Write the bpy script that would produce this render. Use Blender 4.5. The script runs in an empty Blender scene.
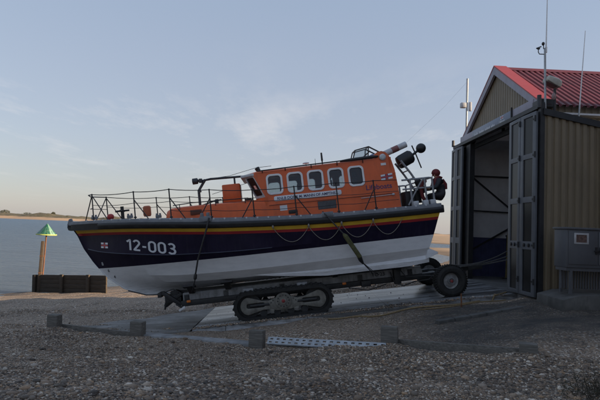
import bpy, bmesh, math, random
import numpy as np
from mathutils import Vector, Matrix
random.seed(7); rng = np.random.default_rng(7)
R = math.radians; PI = math.pi
scene = bpy.context.scene
COL = scene.collection

# ------------------------------------------------------------------ helpers
class MB:
    def __init__(s): s.v = []; s.f = []; s.m = []
    def add(s, vs, fs, m=0):
        o = len(s.v); s.v += [tuple(p) for p in vs]
        for f in fs: s.f.append([o + i for i in f]); s.m.append(m)
        return s
    def box(s, c, d, M=None, m=0):
        x, y, z = d[0] / 2, d[1] / 2, d[2] / 2
        P = [Vector(p) for p in ((-x,-y,-z),(x,-y,-z),(x,y,-z),(-x,y,-z),(-x,-y,z),(x,-y,z),(x,y,z),(-x,y,z))]
        if M is not None: P = [M @ p for p in P]
        c = Vector(c)
        return s.add([p + c for p in P], [(0,3,2,1),(4,5,6,7),(0,1,5,4),(1,2,6,5),(2,3,7,6),(3,0,4,7)], m)
    def span(s, a, b, m=0):
        a = Vector(a); b = Vector(b)
        return s.box((a + b) / 2, [abs(t) for t in (b - a)], None, m)
    def bar(s, p0, p1, w, h, up=(0,0,1), m=0):
        p0 = Vector(p0); p1 = Vector(p1); d = p1 - p0; L = d.length; d.normalize()
        u = Vector(up); y = u.cross(d)
        if y.length < 1e-4: y = Vector((1,0,0)).cross(d)
        y.normalize(); z = d.cross(y)
        M = Matrix((d, y, z)).transposed()
        return s.box((p0 + p1) / 2, (L, w, h), M, m)
    def tube(s, pts, r, n=8, closed=False, m=0):
        P = [Vector(p) for p in pts]; N = len(P)
        rs = r if isinstance(r, (list, tuple)) else [r] * N
        rings = []; u = None
        for i in range(N):
            if closed: t = P[(i + 1) % N] - P[i - 1]
            else: t = P[min(i + 1, N - 1)] - P[max(i - 1, 0)]
            t.normalize()
            if u is None:
                u = Vector((0,0,1)).cross(t)
                if u.length < 1e-3: u = Vector((1,0,0)).cross(t)
            u = u - t * u.dot(t); u.normalize(); w = t.cross(u)
            rings.append([P[i] + (u * math.cos(2*PI*k/n) + w * math.sin(2*PI*k/n)) * rs[i] for k in range(n)])
        return s.loft(rings, closed, m, caps=not closed)
    def loft(s, rings, closed=False, m=0, caps=True):
        n = len(rings[0]); N = len(rings); vs = [p for r in rings for p in r]; fs = []
        for i in range(N if closed else N - 1):
            j = (i + 1) % N
            for k in range(n):
                l = (k + 1) % n
                fs.append((i*n+k, i*n+l, j*n+l, j*n+k))
        if caps and not closed:
            fs.append(tuple(reversed(range(n)))); fs.append(tuple((N-1)*n + k for k in range(n)))
        return s.add(vs, fs, m)
    def cyl(s, p0, p1, r0, r1=None, n=20, m=0):
        return s.tube([p0, p1], [r0, r0 if r1 is None else r1], n, m=m)
    def lathe(s, o, axis, prof, n=32, m=0, caps=True):
        o = Vector(o); d = Vector(axis).normalized()
        u = Vector((0,0,1)).cross(d)
        if u.length < 1e-3: u = Vector((1,0,0)).cross(d)
        u.normalize(); w = d.cross(u)
        rings = [[o + d*h + (u*math.cos(2*PI*k/n) + w*math.sin(2*PI*k/n))*max(r, 1e-4) for k in range(n)] for r, h in prof]
        return s.loft(rings, False, m, caps)
    def ell(s, c, r, n=14, M=None, m=0):
        c = Vector(c); rings = []
        for i in range(1, n):
            a = PI * i / n
            ring = []
            for k in range(n * 2):
                t = PI * k / n
                p = Vector((r[0]*math.sin(a)*math.cos(t), r[1]*math.sin(a)*math.sin(t), -r[2]*math.cos(a)))
                if M is not None: p = M @ p
                ring.append(c + p)
            rings.append(ring)
        return s.loft(rings, False, m)
    def prism(s, poly, fn, t0, t1, m=0):           # poly 2D, fn(x, y, t) -> 3D
        n = len(poly)
        vs = [fn(x, y, t0) for x, y in poly] + [fn(x, y, t1) for x, y in poly]
        fs = [tuple(range(n)), tuple(n + i for i in reversed(range(n)))]
        fs += [(i, n + i, n + (i+1) % n, (i+1) % n) for i in range(n)]
        return s.add(vs, fs, m)
    def plate(s, outer, holes, fn, t0, t1, m=0):   # panel with real openings
        bm = bmesh.new(); E = []
        for lp in [outer] + holes:
            vv = [bm.verts.new((x, y, 0)) for x, y in lp]
            E += [bm.edges.new((vv[i], vv[(i+1) % len(vv)])) for i in range(len(vv))]
        bmesh.ops.triangle_fill(bm, use_beauty=True, use_dissolve=False, edges=E)
        bm.verts.index_update()
        V = [v.co.copy() for v in bm.verts]; F = [[v.index for v in f.verts] for f in bm.faces]
        bm.free(); n = len(V)
        vs = [fn(p.x, p.y, t0) for p in V] + [fn(p.x, p.y, t1) for p in V]
        fs = F + [[n + i for i in reversed(f)] for f in F]
        o = 0
        for lp in [outer] + holes:
            L = len(lp)
            fs += [(o+i, n+o+i, n+o+(i+1) % L, o+(i+1) % L) for i in range(L)]
            o += L
        return s.add(vs, fs, m)
    def build(s, name, mats, parent=None, bevel=0, sharp=32, loc=None, flat=False):
        me = bpy.data.meshes.new(name); me.from_pydata(s.v, [], s.f)
        if not isinstance(mats, (list, tuple)): mats = [mats]
        for m in mats: me.materials.append(m)
        me.polygons.foreach_set('material_index', s.m)
        bm = bmesh.new(); bm.from_mesh(me)
        bmesh.ops.recalc_face_normals(bm, faces=bm.faces)
        if bevel:
            es = [e for e in bm.edges if len(e.link_faces) == 2 and e.calc_face_angle(0) > R(40)]
            bmesh.ops.bevel(bm, geom=es, offset=bevel, segments=2, profile=.5, affect='EDGES', clamp_overlap=True)
        for f in bm.faces: f.smooth = not flat
        for e in bm.edges:
            if len(e.link_faces) == 2 and e.calc_face_angle(0) > R(sharp): e.smooth = False
        bm.to_mesh(me); bm.free()
        ob = bpy.data.objects.new(name, me); COL.objects.link(ob)
        if parent: ob.parent = parent
        if loc: ob.location = loc
        return ob

def tag(o, label=None, cat=None, group=None, kind=None):
    if label: o['label'] = label
    if cat: o['category'] = cat
    if group: o['group'] = group
    if kind: o['kind'] = kind
    return o
def empty(name, loc, rot=(0,0,0), label=None, cat=None, group=None):
    o = bpy.data.objects.new(name, None); COL.objects.link(o); o.location = loc; o.rotation_euler = rot
    o.empty_display_size = .3
    return tag(o, label, cat, group)
def kids(o): return [c for c in bpy.data.objects if c.parent is o]
def copy_tree(o, parent=None):
    c = o.copy(); COL.objects.link(c)
    if parent: c.parent = parent
    for k in kids(o): copy_tree(k, c)
    return c

# ------------------------------------------------------------------ materials
def nodes(name):
    m = bpy.data.materials.new(name); m.use_nodes = True
    nt = m.node_tree; b = nt.nodes['Principled BSDF']
    return m, nt, b
def N(nt, t, **k):
    n = nt.nodes.new(t)
    for a, v in k.items(): setattr(n, a, v)
    return n
def ramp(nt, fac, stops, interp='LINEAR'):
    r = N(nt, 'ShaderNodeValToRGB'); r.color_ramp.interpolation = interp
    el = r.color_ramp.elements
    while len(el) < len(stops): el.new(.5)
    for e, (p, c) in zip(el, stops): e.position = p; e.color = (c[0], c[1], c[2], 1)
    nt.links.new(fac, r.inputs[0]); return r.outputs[0]
def mixc(nt, fac, a, b, bt='MIX'):
    m = N(nt, 'ShaderNodeMix', data_type='RGBA', blend_type=bt)
    if isinstance(fac, (int, float)): m.inputs[0].default_value = fac
    else: nt.links.new(fac, m.inputs[0])
    for i, c in ((6, a), (7, b)):
        if isinstance(c, (tuple, list)): m.inputs[i].default_value = (c[0], c[1], c[2], 1)
        else: nt.links.new(c, m.inputs[i])
    return m.outputs[2]
def noise(nt, vec, scale, detail=4, rough=.6):
    n = N(nt, 'ShaderNodeTexNoise'); n.inputs['Scale'].default_value = scale
    n.inputs['Detail'].default_value = detail; n.inputs['Roughness'].default_value = rough
    if vec is not None: nt.links.new(vec, n.inputs['Vector'])
    return n.outputs['Fac']
def mapped(nt, vec, scale=(1,1,1), rot=(0,0,0)):
    m = N(nt, 'ShaderNodeMapping'); m.inputs['Scale'].default_value = scale; m.inputs['Rotation'].default_value = rot
    nt.links.new(vec, m.inputs['Vector']); return m.outputs[0]
def bump(nt, b, h, strength=.3, dist=.02):
    n = N(nt, 'ShaderNodeBump'); n.inputs['Strength'].default_value = strength; n.inputs['Distance'].default_value = dist
    nt.links.new(h, n.inputs['Height']); nt.links.new(n.outputs[0], b.inputs['Normal'])
def basic(name, col, rough=.5, metal=0, var=.25, scale=3, bmp=0, bscale=40, dirt=None, dirt_amt=.35, coat=0, streak=False):
    m, nt, b = nodes(name)
    tc = N(nt, 'ShaderNodeTexCoord').outputs['Object']
    f = noise(nt, mapped(nt, tc, (1,1,.25)) if streak else tc, scale, 6)
    lo = tuple(c*(1-var) for c in col); hi = tuple(min(1, c*(1+var)) for c in col)
    c = ramp(nt, f, [(.3, lo), (.7, hi)])
    if dirt:
        f2 = noise(nt, mapped(nt, tc, (1,1,.35), (0,.2,.6)), scale*1.7, 8, .7)
        k = ramp(nt, f2, [(.48, (0,0,0)), (.72, (dirt_amt,)*3)])
        c = mixc(nt, k, c, dirt)
    nt.links.new(c, b.inputs['Base Color'])
    rr = N(nt, 'ShaderNodeMapRange'); rr.inputs[3].default_value = max(.03, rough-.1); rr.inputs[4].default_value = min(1, rough+.12)
    nt.links.new(noise(nt, tc, scale*4, 4), rr.inputs[0]); nt.links.new(rr.outputs[0], b.inputs['Roughness'])
    b.inputs['Metallic'].default_value = metal; b.inputs['Coat Weight'].default_value = coat
    if bmp: bump(nt, b, noise(nt, tc, bscale, 4), bmp, .01)
    return m

ORANGE = basic('orange_paint', (.66,.108,.019), .4, var=.1, scale=1.5, dirt=(.24,.055,.02), dirt_amt=.4, streak=True)
NAVY_C = (.014,.011,.028); WHITE_C = (.74,.75,.78)
RUBBER = basic('black_rubber', (.013,.013,.015), .55, var=.3, scale=5, bmp=.1)
GREYP = basic('grey_deck_paint', (.17,.18,.20), .55, var=.2, scale=5, dirt=(.10,.10,.10))
LGREY = basic('light_grey_paint', (.5,.52,.55), .4, var=.1, scale=4, dirt=(.25,.24,.22))
MGREY = basic('mid_grey_rail_paint', (.26,.27,.29), .45, var=.2, scale=6, dirt=(.12,.11,.10))
DGREY = basic('dark_grey_metal', (.045,.048,.055), .5, metal=.2, var=.3, scale=6)
BLACK = basic('black_paint', (.016,.016,.018), .45, var=.3, scale=6)
STEEL = basic('galvanised_steel', (.34,.36,.38), .45, metal=.55, var=.25, scale=7, dirt=(.16,.13,.1), dirt_amt=.4)
WHITE = basic('white_paint', (.72,.72,.73), .4, var=.08, scale=4, dirt=(.4,.38,.35), dirt_amt=.25)
SIGNW = basic('sign_white', (.66,.68,.72), .4, var=.06)
NAVYP = basic('navy_lettering', (.03,.025,.09), .4, var=.1)
PURPLE = basic('blue_lettering', (.06,.022,.11), .4, var=.1)
REDP = basic('red_paint', (.42,.03,.03), .4, var=.15)
REDDULL = basic('faded_red_label', (.24,.10,.10), .6, var=.3)
REDULL = basic('dull_red_cap', (.22,.03,.03), .6, var=.3)
REDDK = basic('red_fabric', (.14,.016,.018), .7, var=.25, scale=9, bmp=.2)
YELLOW = basic('yellow_stripe_paint', (.58,.36,.03), .4, var=.12)
REDSTR = basic('red_stripe_paint', (.30,.02,.025), .4, var=.12)
LAMPO = basic('amber_lens', (.75,.20,.03), .25, var=.05)
ROPE = basic('pale_rope', (.26,.24,.215), .9, var=.3, scale=30, bmp=.4, bscale=120)
TANROPE = basic('tan_rope', (.20,.145,.075), .9, var=.3, scale=20, bmp=.4, bscale=120)
CABLE = basic('dark_cable', (.03,.03,.032), .6, var=.3, scale=20)
HOSE = basic('grey_hose', (.12,.12,.12), .6, var=.3, scale=12)
GREENPAD = basic('olive_sleeve', (.085,.085,.035), .8, var=.35, scale=9, bmp=.4)
CARR = basic('carriage_grey_paint', (.25,.255,.265), .5, var=.3, scale=4, dirt=(.05,.045,.04), dirt_amt=.7)
CARRDK = basic('carriage_dark_steel', (.026,.027,.029), .55, metal=.2, var=.4, scale=5, dirt=(.06,.05,.04), dirt_amt=.4)
TRACKP = basic('track_frame_paint', (.17,.162,.14), .55, var=.3, scale=5, dirt=(.04,.035,.03), dirt_amt=.7)
TYRE = basic('tyre_rubber', (.014,.014,.014), .8, var=.3, scale=8, dirt=(.05,.045,.04), dirt_amt=.3, bmp=.2)
RIM = basic('rim_paint', (.24,.24,.245), .5, var=.3, scale=9, dirt=(.05,.035,.025), dirt_amt=.5)
DOORP = basic('door_grey_paint', (.10,.107,.122), .5, var=.12, scale=3, dirt=(.07,.07,.07), dirt_amt=.3)
FRAMEB = basic('dark_frame_steel', (.02,.021,.024), .5, metal=.2, var=.3, scale=4)
LILAC = basic('pale_trim_sheet', (.30,.285,.34), .5, var=.1, scale=3, dirt=(.2,.18,.2), dirt_amt=.3)
LINING = basic('pale_wall_lining', (.66,.65,.67), .7, var=.1, scale=2, dirt=(.42,.40,.38), dirt_amt=.3)
BLUEDADO = basic('blue_painted_boards', (.045,.05,.12), .6, var=.25, scale=3)
SIGNB = basic('blue_grey_sign_board', (.16,.19,.26), .35, var=.05)
CLAD = basic('khaki_cladding', (.185,.146,.096), .5, var=.12, scale=2, dirt=(.09,.08,.06), dirt_amt=.4, streak=True)
ROOFR = basic('red_roof_sheet', (.125,.0125,.018), .5, var=.25, scale=2, dirt=(.10,.02,.022), dirt_amt=.5)
FLASH = basic('bright_red_flashing', (.32,.036,.034), .45, var=.08, scale=2)
NOTICE = basic('faded_notice', (.36,.36,.37), .5, var=.15, scale=8)
CABIN = basic('cabinet_grey_paint', (.08,.083,.093), .5, var=.12, scale=3, dirt=(.05,.05,.05), dirt_amt=.4)
RUST = basic('rusty_iron', (.13,.055,.025), .85, var=.45, scale=14, bmp=.4)
SKIN = basic('skin', (.45,.25,.17), .55, var=.06)
SUIT = basic('dark_drysuit', (.012,.012,.016), .6, var=.3, scale=8, bmp=.2)
CONCDK = basic('dark_stained_concrete', (.085,.082,.078), .85, var=.35, scale=3, dirt=(.04,.04,.038), dirt_amt=.6, bmp=.4)
CONC = basic('weathered_concrete', (.25,.25,.25), .8, var=.3, scale=3, dirt=(.11,.10,.09), dirt_amt=.6, bmp=.4)
CURTAIN = basic('dark_seat_vinyl', (.02,.02,.024), .6)
BUOYO = basic('faded_orange_plastic', (.45,.13,.06), .5, var=.2)
GREENB = basic('beacon_green_paint', (.010,.095,.058), .5, var=.3, scale=5, dirt=(.28,.36,.3), dirt_amt=.5)
GREENP = basic('faded_pale_green_paint', (.15,.28,.215), .6, var=.3, scale=6)
GREENY = basic('beacon_yellow_rim', (.45,.50,.12), .5, var=.2)

def wood(name, col, rough=.85):
    m, nt, b = nodes(name)
    tc = N(nt, 'ShaderNodeTexCoord').outputs['Object']
    f = noise(nt, mapped(nt, tc, (1.2, 9, 14)), 2.2, 8, .7)
    c = ramp(nt, f, [(.3, tuple(x*.45 for x in col)), (.55, col), (.75, tuple(min(1, x*1.6) for x in col))])
    nt.links.new(c, b.inputs['Base Color']); b.inputs['Roughness'].default_value = rough
    bump(nt, b, f, .6, .03); return m
GROYW = wood('dark_groyne_timber', (.050,.037,.026))  # dark brown grain for the groyne planks and posts
POSTW = wood('weathered_post_timber', (.065,.046,.031))
STUBW = wood('grey_weathered_timber', (.15,.138,.122))

def hull_mat():
    m, nt, b = nodes('hull_paint')
    tc = N(nt, 'ShaderNodeTexCoord').outputs['Object']
    sx = N(nt, 'ShaderNodeSeparateXYZ'); nt.links.new(tc, sx.inputs[0])
    g = N(nt, 'ShaderNodeMath', operation='GREATER_THAN'); nt.links.new(sx.outputs['Z'], g.inputs[0]); g.inputs[1].default_value = .905
    f = noise(nt, mapped(nt, tc, (.6,.6,2.2)), 3, 7, .7)
    wh = ramp(nt, f, [(.25, (.62,.63,.66)), (.55, WHITE_C), (.8, (.80,.81,.84))])
    # scuffs and weed staining with their own shape low on the hull bottom
    f3 = noise(nt, mapped(nt, tc, (.5,1,5)), 4, 8, .75)
    lowm = N(nt, 'ShaderNodeMapRange'); nt.links.new(sx.outputs['Z'], lowm.inputs[0])
    lowm.inputs[1].default_value = .5; lowm.inputs[2].default_value = 0; lowm.inputs[3].default_value = 0; lowm.inputs[4].default_value = 1
    mm = N(nt, 'ShaderNodeMath', operation='MULTIPLY'); nt.links.new(ramp(nt, f3, [(.5, (0,0,0)), (.72, (.75,)*3)]), mm.inputs[0]); nt.links.new(lowm.outputs[0], mm.inputs[1])
    wh = mixc(nt, mm.outputs[0], wh, (.16,.155,.13))
    nv = ramp(nt, noise(nt, tc, 2.5, 6), [(.3, tuple(c*.8 for c in NAVY_C)), (.75, tuple(c*1.35 for c in NAVY_C))])
    sk_ = ramp(nt, noise(nt, mapped(nt, tc, (7,1,.7)), 2.2, 8, .75), [(.52, (0,0,0)), (.75, (.35,)*3)])
    nv = mixc(nt, sk_, nv, (.05,.048,.055))   # salt runs down the topsides
    nt.links.new(mixc(nt, g.outputs[0], wh, nv), b.inputs['Base Color'])
    b.inputs['Roughness'].default_value = .42; b.inputs['Specular IOR Level'].default_value = .12
    bump(nt, b, noise(nt, tc, 1.3, 2), .12, .03)
    return m
HULL = hull_mat()

def glass_mat(name, tint, gloss=.12):
    m = bpy.data.materials.new(name); m.use_nodes = True; nt = m.node_tree; nt.nodes.clear()
    o = N(nt, 'ShaderNodeOutputMaterial'); t = N(nt, 'ShaderNodeBsdfTransparent'); t.inputs[0].default_value = (*tint, 1)
    g = N(nt, 'ShaderNodeBsdfGlossy'); g.inputs['Roughness'].default_value = .04; g.inputs[0].default_value = (.9,.9,.95,1)
    fr = N(nt, 'ShaderNodeFresnel'); fr.inputs[0].default_value = 1.45
    mx = N(nt, 'ShaderNodeMixShader'); nt.links.new(fr.outputs[0], mx.inputs[0])
    nt.links.new(t.outputs[0], mx.inputs[1]); nt.links.new(g.outputs[0], mx.inputs[2]); nt.links.new(mx.outputs[0], o.inputs[0])
    return m
GLASS = glass_mat('cabin_glass', (.72,.76,.78))
def frosted():
    m = bpy.data.materials.new('added_rooflight_frost'); m.use_nodes = True; nt = m.node_tree; nt.nodes.clear()
    o = N(nt, 'ShaderNodeOutputMaterial'); t = N(nt, 'ShaderNodeBsdfTranslucent'); t.inputs[0].default_value = (.7,.72,.72,1); nt.links.new(t.outputs[0], o.inputs[0]); return m
FROST = frosted()
def dark_glass():
    m, nt, b = nodes('dark_door_glass'); b.inputs['Base Color'].default_value = (.010,.011,.013,1)
    b.inputs['Roughness'].default_value = .3; b.inputs['Specular IOR Level'].default_value = .22; return m
DGLASS = dark_glass()

# ------------------------------------------------------------------ camera, sky, sun
cam = bpy.data.cameras.new('camera'); cam.sensor_width = 36; cam.lens = 28.8; cam.clip_end = 20000; cam.clip_start = .05
co = bpy.data.objects.new('camera', cam); COL.objects.link(co); scene.camera = co
co.matrix_world = Matrix.Translation((0,0,1.5)) @ Matrix.Rotation(R(93.4), 4, 'X') @ Matrix.Rotation(R(2.4), 4, 'Z')
SUN_EL = 11.0; SUN_AZ = -7.5      # azimuth from +X towards -Y
sd = Vector((math.cos(R(SUN_EL))*math.cos(R(SUN_AZ)), math.cos(R(SUN_EL))*math.sin(R(SUN_AZ)), math.sin(R(SUN_EL))))
sl = bpy.data.lights.new('sun', 'SUN'); sl.energy = 5.0; sl.angle = R(.5); sl.color = (1,.76,.50)
so = bpy.data.objects.new('sun', sl); COL.objects.link(so); so.rotation_euler = sd.to_track_quat('Z', 'Y').to_euler(); so.location = sd*60
w = bpy.data.worlds.new('World'); scene.world = w; w.use_nodes = True; nt = w.node_tree
bg = nt.nodes['Background']; bg.inputs[1].default_value = .10
sk = N(nt, 'ShaderNodeTexSky'); sk.sky_type = 'NISHITA'; sk.sun_disc = False
sk.sun_elevation = R(SUN_EL); sk.sun_rotation = R(90 - SUN_AZ)
sk.altitude = 0; sk.air_density = 1.0; sk.dust_density = 1.0; sk.ozone_density = 1.5
tc = N(nt, 'ShaderNodeTexCoord').outputs['Generated']
sx = N(nt, 'ShaderNodeSeparateXYZ'); nt.links.new(tc, sx.inputs[0])
# thin cirrus streaks low in the sky
dv = N(nt, 'ShaderNodeVectorMath', operation='DIVIDE'); nt.links.new(tc, dv.inputs[0])
zc = N(nt, 'ShaderNodeMath', operation='MAXIMUM'); nt.links.new(sx.outputs['Z'], zc.inputs[0]); zc.inputs[1].default_value = .03
cb = N(nt, 'ShaderNodeCombineXYZ'); [nt.links.new(zc.outputs[0], cb.inputs[i]) for i in range(3)]
nt.links.new(cb.outputs[0], dv.inputs[1])
cmap_ = mapped(nt, dv.outputs[0], (.75,.32,1), (0,0,.5)); cmap_.node.inputs['Location'].default_value = (.561,.515,0)
cl = noise(nt, cmap_, 1.0, 10, .66)
cm = ramp(nt, cl, [(.53, (0,0,0)), (.70, (1,1,1))])
band = ramp(nt, sx.outputs['Z'], [(.02, (0,0,0)), (.11, (.26,)*3), (.20, (.40,)*3), (.28, (.14,)*3), (.36, (0,0,0))])
mf = N(nt, 'ShaderNodeMath', operation='MULTIPLY'); nt.links.new(cm, mf.inputs[0]); nt.links.new(band, mf.inputs[1])
# thin even veil of high cloud over the whole sky
veil = ramp(nt, sx.outputs['Z'], [(0, (.200,.190,.198)), (.16, (.186,.197,.234)), (.45, (.152,.184,.242)), (1, (.13,.165,.23))])
vm = N(nt, 'ShaderNodeVectorMath', operation='SCALE'); nt.links.new(veil, vm.inputs[0]); vm.inputs['Scale'].default_value = 10
skv = mixc(nt, .78, sk.outputs[0], vm.outputs[0])
SKYMIX = mixc(nt, mf.outputs[0], skv, (3.5,3.35,3.3))
nt.links.new(SKYMIX, bg.inputs[0])
vs = scene.view_settings; vs.view_transform = 'Standard'; vs.look = 'None'; vs.gamma = 1; vs.use_curve_mapping = False; vs.exposure = 1.3

# ------------------------------------------------------------------ terrain
POSTS = [(-6.4,13.0,-1.39), (-3.85,12.0,-1.275), (-.83,11.0,-1.16), (1.95,9.95,-.75), (4.0,8.3,-.48)]
px = np.array([-30,-12] + [p[0] for p in POSTS] + [6.5,10,30]); py = np.array([19,15] + [p[1] for p in POSTS] + [7.2,6.5,6]); pz = np.array([-2.9,-1.9] + [p[2] for p in POSTS] + [-.18,-.05,.1])
SL0 = -.452; TAN = math.tan(R(8.5))
def lane(x):
    z = SL0 + (x - 4.09)*TAN
    z = np.where(x > 6.3, SL0 + 2.21*TAN, z)
    z0 = SL0 + (-2.9 - 4.09)*TAN
    return np.where(x < -2.9, np.maximum(z0 + (x + 2.9)*.065, -5), z)
def sm(t): t = np.clip(t, 0, 1); return t*t*(3 - 2*t)
def shore(x, y): return (x + 17)*.76 - (y - 28)*.65
def terr(x, y):
    x = np.asarray(x, float); y = np.asarray(y, float)
    d = shore(x, y)
    zb = -3 + .08*d + np.where(d > 17, .003*np.minimum(d - 17, 12)**2, 0); zb = np.clip(zb, -7, -.3)
    d2 = (x - .235*y)*.5
    flat = -3 + np.clip(.03*d2, -3, .42) + .12*np.sin(y*.045 + x*.02) - .75*np.exp(-((y - 190)/24)**2)
    zb = np.where(y > 34, np.maximum(zb, np.where(d2 > -30, flat, -7)), zb)
    ln = lane(x)
    # beyond the far side of the slipway
    far = ln + (zb - ln)*sm((y - 18.6)/6)
    yp = np.interp(x, px, py); zp = np.interp(x, px, pz)
    mid = zp - .06 + (ln - zp + .06)*sm((y - yp)/np.maximum(13.1 - yp, .3))
    zf = -.06 + np.where(x > 3, .03*np.minimum(x - 3, 5), 0)
    near = zf + (zp - zf)*sm((y - 3.2)/(yp - 3.2))**.9
    z = np.where(y > 18.6, far, np.where(y > 13.1, ln, np.where(y > yp, mid, near)))
    u = .03*np.sin(x*1.9 + 1.3*np.sin(y*1.1)) + .025*np.sin(y*2.3 + x*.8) + .02*np.sin(x*4.1 - y*3.3)
    yard = np.interp(x, [3,6.3,16], [-.62,-.13,.25])
    t = sm((x - 2.6 - .25*np.sin(y*1.7))/1.6)*sm((y - 7.6 - .3*np.sin(x*1.3))/1.4)*(y < 13.1)
    z = z*(1 - t) + yard*t
    # ruts left by the crawler tracks on the beach below the slipway
    for yy in (14.35, 17.0):
        cy = yy + .10*np.sin(x*.35) - .05*(x + 3)
        m_ = np.exp(-((y - cy)/.24)**4)*sm((-3.0 - x)/.6)*sm((x + 13)/3)
        u = u*(1 - m_) + m_*(-.07 + .03*np.sin(x*2*np.pi/.44)) + .05*np.exp(-((np.abs(y - cy) - .36)/.10)**2)*sm((-3.0 - x)/.6)*sm((x + 13)/3)
    k = np.where((y > 13.5) & (y < 18.9) & (x > -3.2) & (x < 20), 0, 1)
    z = z + u*k*np.where(y < 30, 1, .3) - np.where(k == 0, .12, 0)
    return z
def axis(a, b, fine0, fine1, step, growth=1.16):
    v = list(np.arange(fine0, fine1, step)); s = step; t = v[-1]
    while t < b: s *= growth; t += s; v.append(t)
    s = step; t = v[0]; pre = []
    while t > a: s *= growth; t -= s; pre.append(t)
    return np.array(pre[::-1] + v)
gx = axis(-6000, 6000, -20, 12, .11); gy = axis(-3000, 9000, -1, 32, .11)
X, Y = np.meshgrid(gx, gy); Z = terr(X, Y)
nx, ny = len(gx), len(gy)
me = bpy.data.meshes.new('shingle_beach')
V = np.stack([X, Y, Z], -1).reshape(-1, 3)
ii = np.arange(nx*ny).reshape(ny, nx)
Q = np.stack([ii[:-1,:-1], ii[:-1,1:], ii[1:,1:], ii[1:,:-1]], -1).reshape(-1, 4)
me.vertices.add(len(V)); me.vertices.foreach_set('co', V.ravel())
me.loops.add(Q.size); me.loops.foreach_set('vertex_index', Q.ravel())
me.polygons.add(len(Q)); me.polygons.foreach_set('loop_start', np.arange(len(Q))*4)
me.update(calc_edges=True); me.polygons.foreach_set('use_smooth', [True]*len(Q))
PEB = [(0,(.036,.028,.022)), (.16,(.090,.066,.048)), (.30,(.205,.140,.090)), (.44,(.110,.092,.076)), (.57,(.30,.20,.12)), (.69,(.19,.162,.138)), (.80,(.38,.235,.125)), (.90,(.44,.385,.325)), (1,(.74,.66,.56))]
PEB = [(p, tuple(min(1, q*1.06) for q in c)) for p, c in PEB]
def shingle_mat():
    m, nt, b = nodes('shingle')
    g = N(nt, 'ShaderNodeNewGeometry').outputs['Position']
    warp = mixc(nt, .5, g, g)
    v1 = N(nt, 'ShaderNodeTexVoronoi'); v1.inputs['Scale'].default_value = 27; nt.links.new(g, v1.inputs['Vector'])
    v2 = N(nt, 'ShaderNodeTexVoronoi'); v2.inputs['Scale'].default_value = 60; nt.links.new(g, v2.inputs['Vector'])
    s1 = N(nt, 'ShaderNodeSeparateColor'); nt.links.new(v1.outputs['Color'], s1.inputs[0])
    s2 = N(nt, 'ShaderNodeSeparateColor'); nt.links.new(v2.outputs['Color'], s2.inputs[0])
    c1 = ramp(nt, s1.outputs[0], PEB); c2 = ramp(nt, s2.outputs[1], PEB)
    pick = ramp(nt, noise(nt, g, 3, 3), [(.42, (0,0,0)), (.6, (1,1,1))])
    c = mixc(nt, pick, c1, c2)
    # patches of finer, browner grit
    c = mixc(nt, ramp(nt, noise(nt, g, .5, 5), [(.4, (0,0,0)), (.7, (.5,.5,.5))]), c, (.15,.115,.085))
    sp = N(nt, 'ShaderNodeSeparateXYZ'); nt.links.new(g, sp.inputs[0])
    # sand on the far flats
    sand = ramp(nt, noise(nt, mapped(nt, g, (.02,.12,1)), 1.2, 6), [(.3, (.30,.20,.115)), (.7, (.44,.31,.19))])
    fy = N(nt, 'ShaderNodeMapRange'); nt.links.new(sp.outputs['Y'], fy.inputs[0]); fy.inputs[1].default_value = 36; fy.inputs[2].default_value = 60
    c = mixc(nt, fy.outputs[0], c, sand)
    wet = N(nt, 'ShaderNodeMapRange'); nt.links.new(sp.outputs['Z'], wet.inputs[0]); wet.inputs[1].default_value = -2.92; wet.inputs[2].default_value = -2.75; wet.inputs[3].default_value = .45; wet.inputs[4].default_value = 1
    wc = N(nt, 'ShaderNodeCombineColor'); [nt.links.new(wet.outputs[0], wc.inputs[i]) for i in range(3)]
    c = mixc(nt, 1.0, c, wc.outputs[0], 'MULTIPLY')
    # worn dark tarmac with grit over it in the yard beside the boathouse
    def edge(sock, lo, hi):
        q = N(nt, 'ShaderNodeMapRange'); nt.links.new(sp.outputs[sock], q.inputs[0]); q.inputs[1].default_value = lo; q.inputs[2].default_value = hi; q.clamp = True; return q.outputs[0]
    def mul(*a):
        o_ = a[0]
        for q in a[1:]:
            m_ = N(nt, 'ShaderNodeMath', operation='MULTIPLY'); nt.links.new(o_, m_.inputs[0]); nt.links.new(q, m_.inputs[1]); o_ = m_.outputs[0]
        return o_
    yard = mul(edge('X', 1.4, 3.6), edge('Y', 8.2, 9.6), edge('Y', 13.2, 13.0))
    grit = ramp(nt, noise(nt, mapped(nt, g, (.6,1.4,1)), 1.3, 9, .75), [(.40, (0,0,0)), (.56, (1,1,1))])
    yd = N(nt, 'ShaderNodeMath', operation='SUBTRACT', use_clamp=True); nt.links.new(yard, yd.inputs[0])
    gm = N(nt, 'ShaderNodeMath', operation='MULTIPLY'); nt.links.new(grit, gm.inputs[0]); gm.inputs[1].default_value = .30; nt.links.new(gm.outputs[0], yd.inputs[1])
    tar = ramp(nt, noise(nt, g, 9, 8, .75), [(.35, (.016,.016,.016)), (.6, (.034,.032,.030)), (.78, (.075,.07,.065))])
    c = mixc(nt, yd.outputs[0], c, tar)
    nt.links.new(c, b.inputs['Base Color']); b.inputs['Roughness'].default_value = .75
    h = N(nt, 'ShaderNodeMath', operation='SUBTRACT'); h.inputs[0].default_value = 1; nt.links.new(v1.outputs['Distance'], h.inputs[1])
    bump(nt, b, h.outputs[0], .9, .03)
    return m
SHING = shingle_mat(); me.materials.append(SHING)
gob = bpy.data.objects.new('shingle_beach', me); COL.objects.link(gob); tag(gob, kind='structure')

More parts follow.
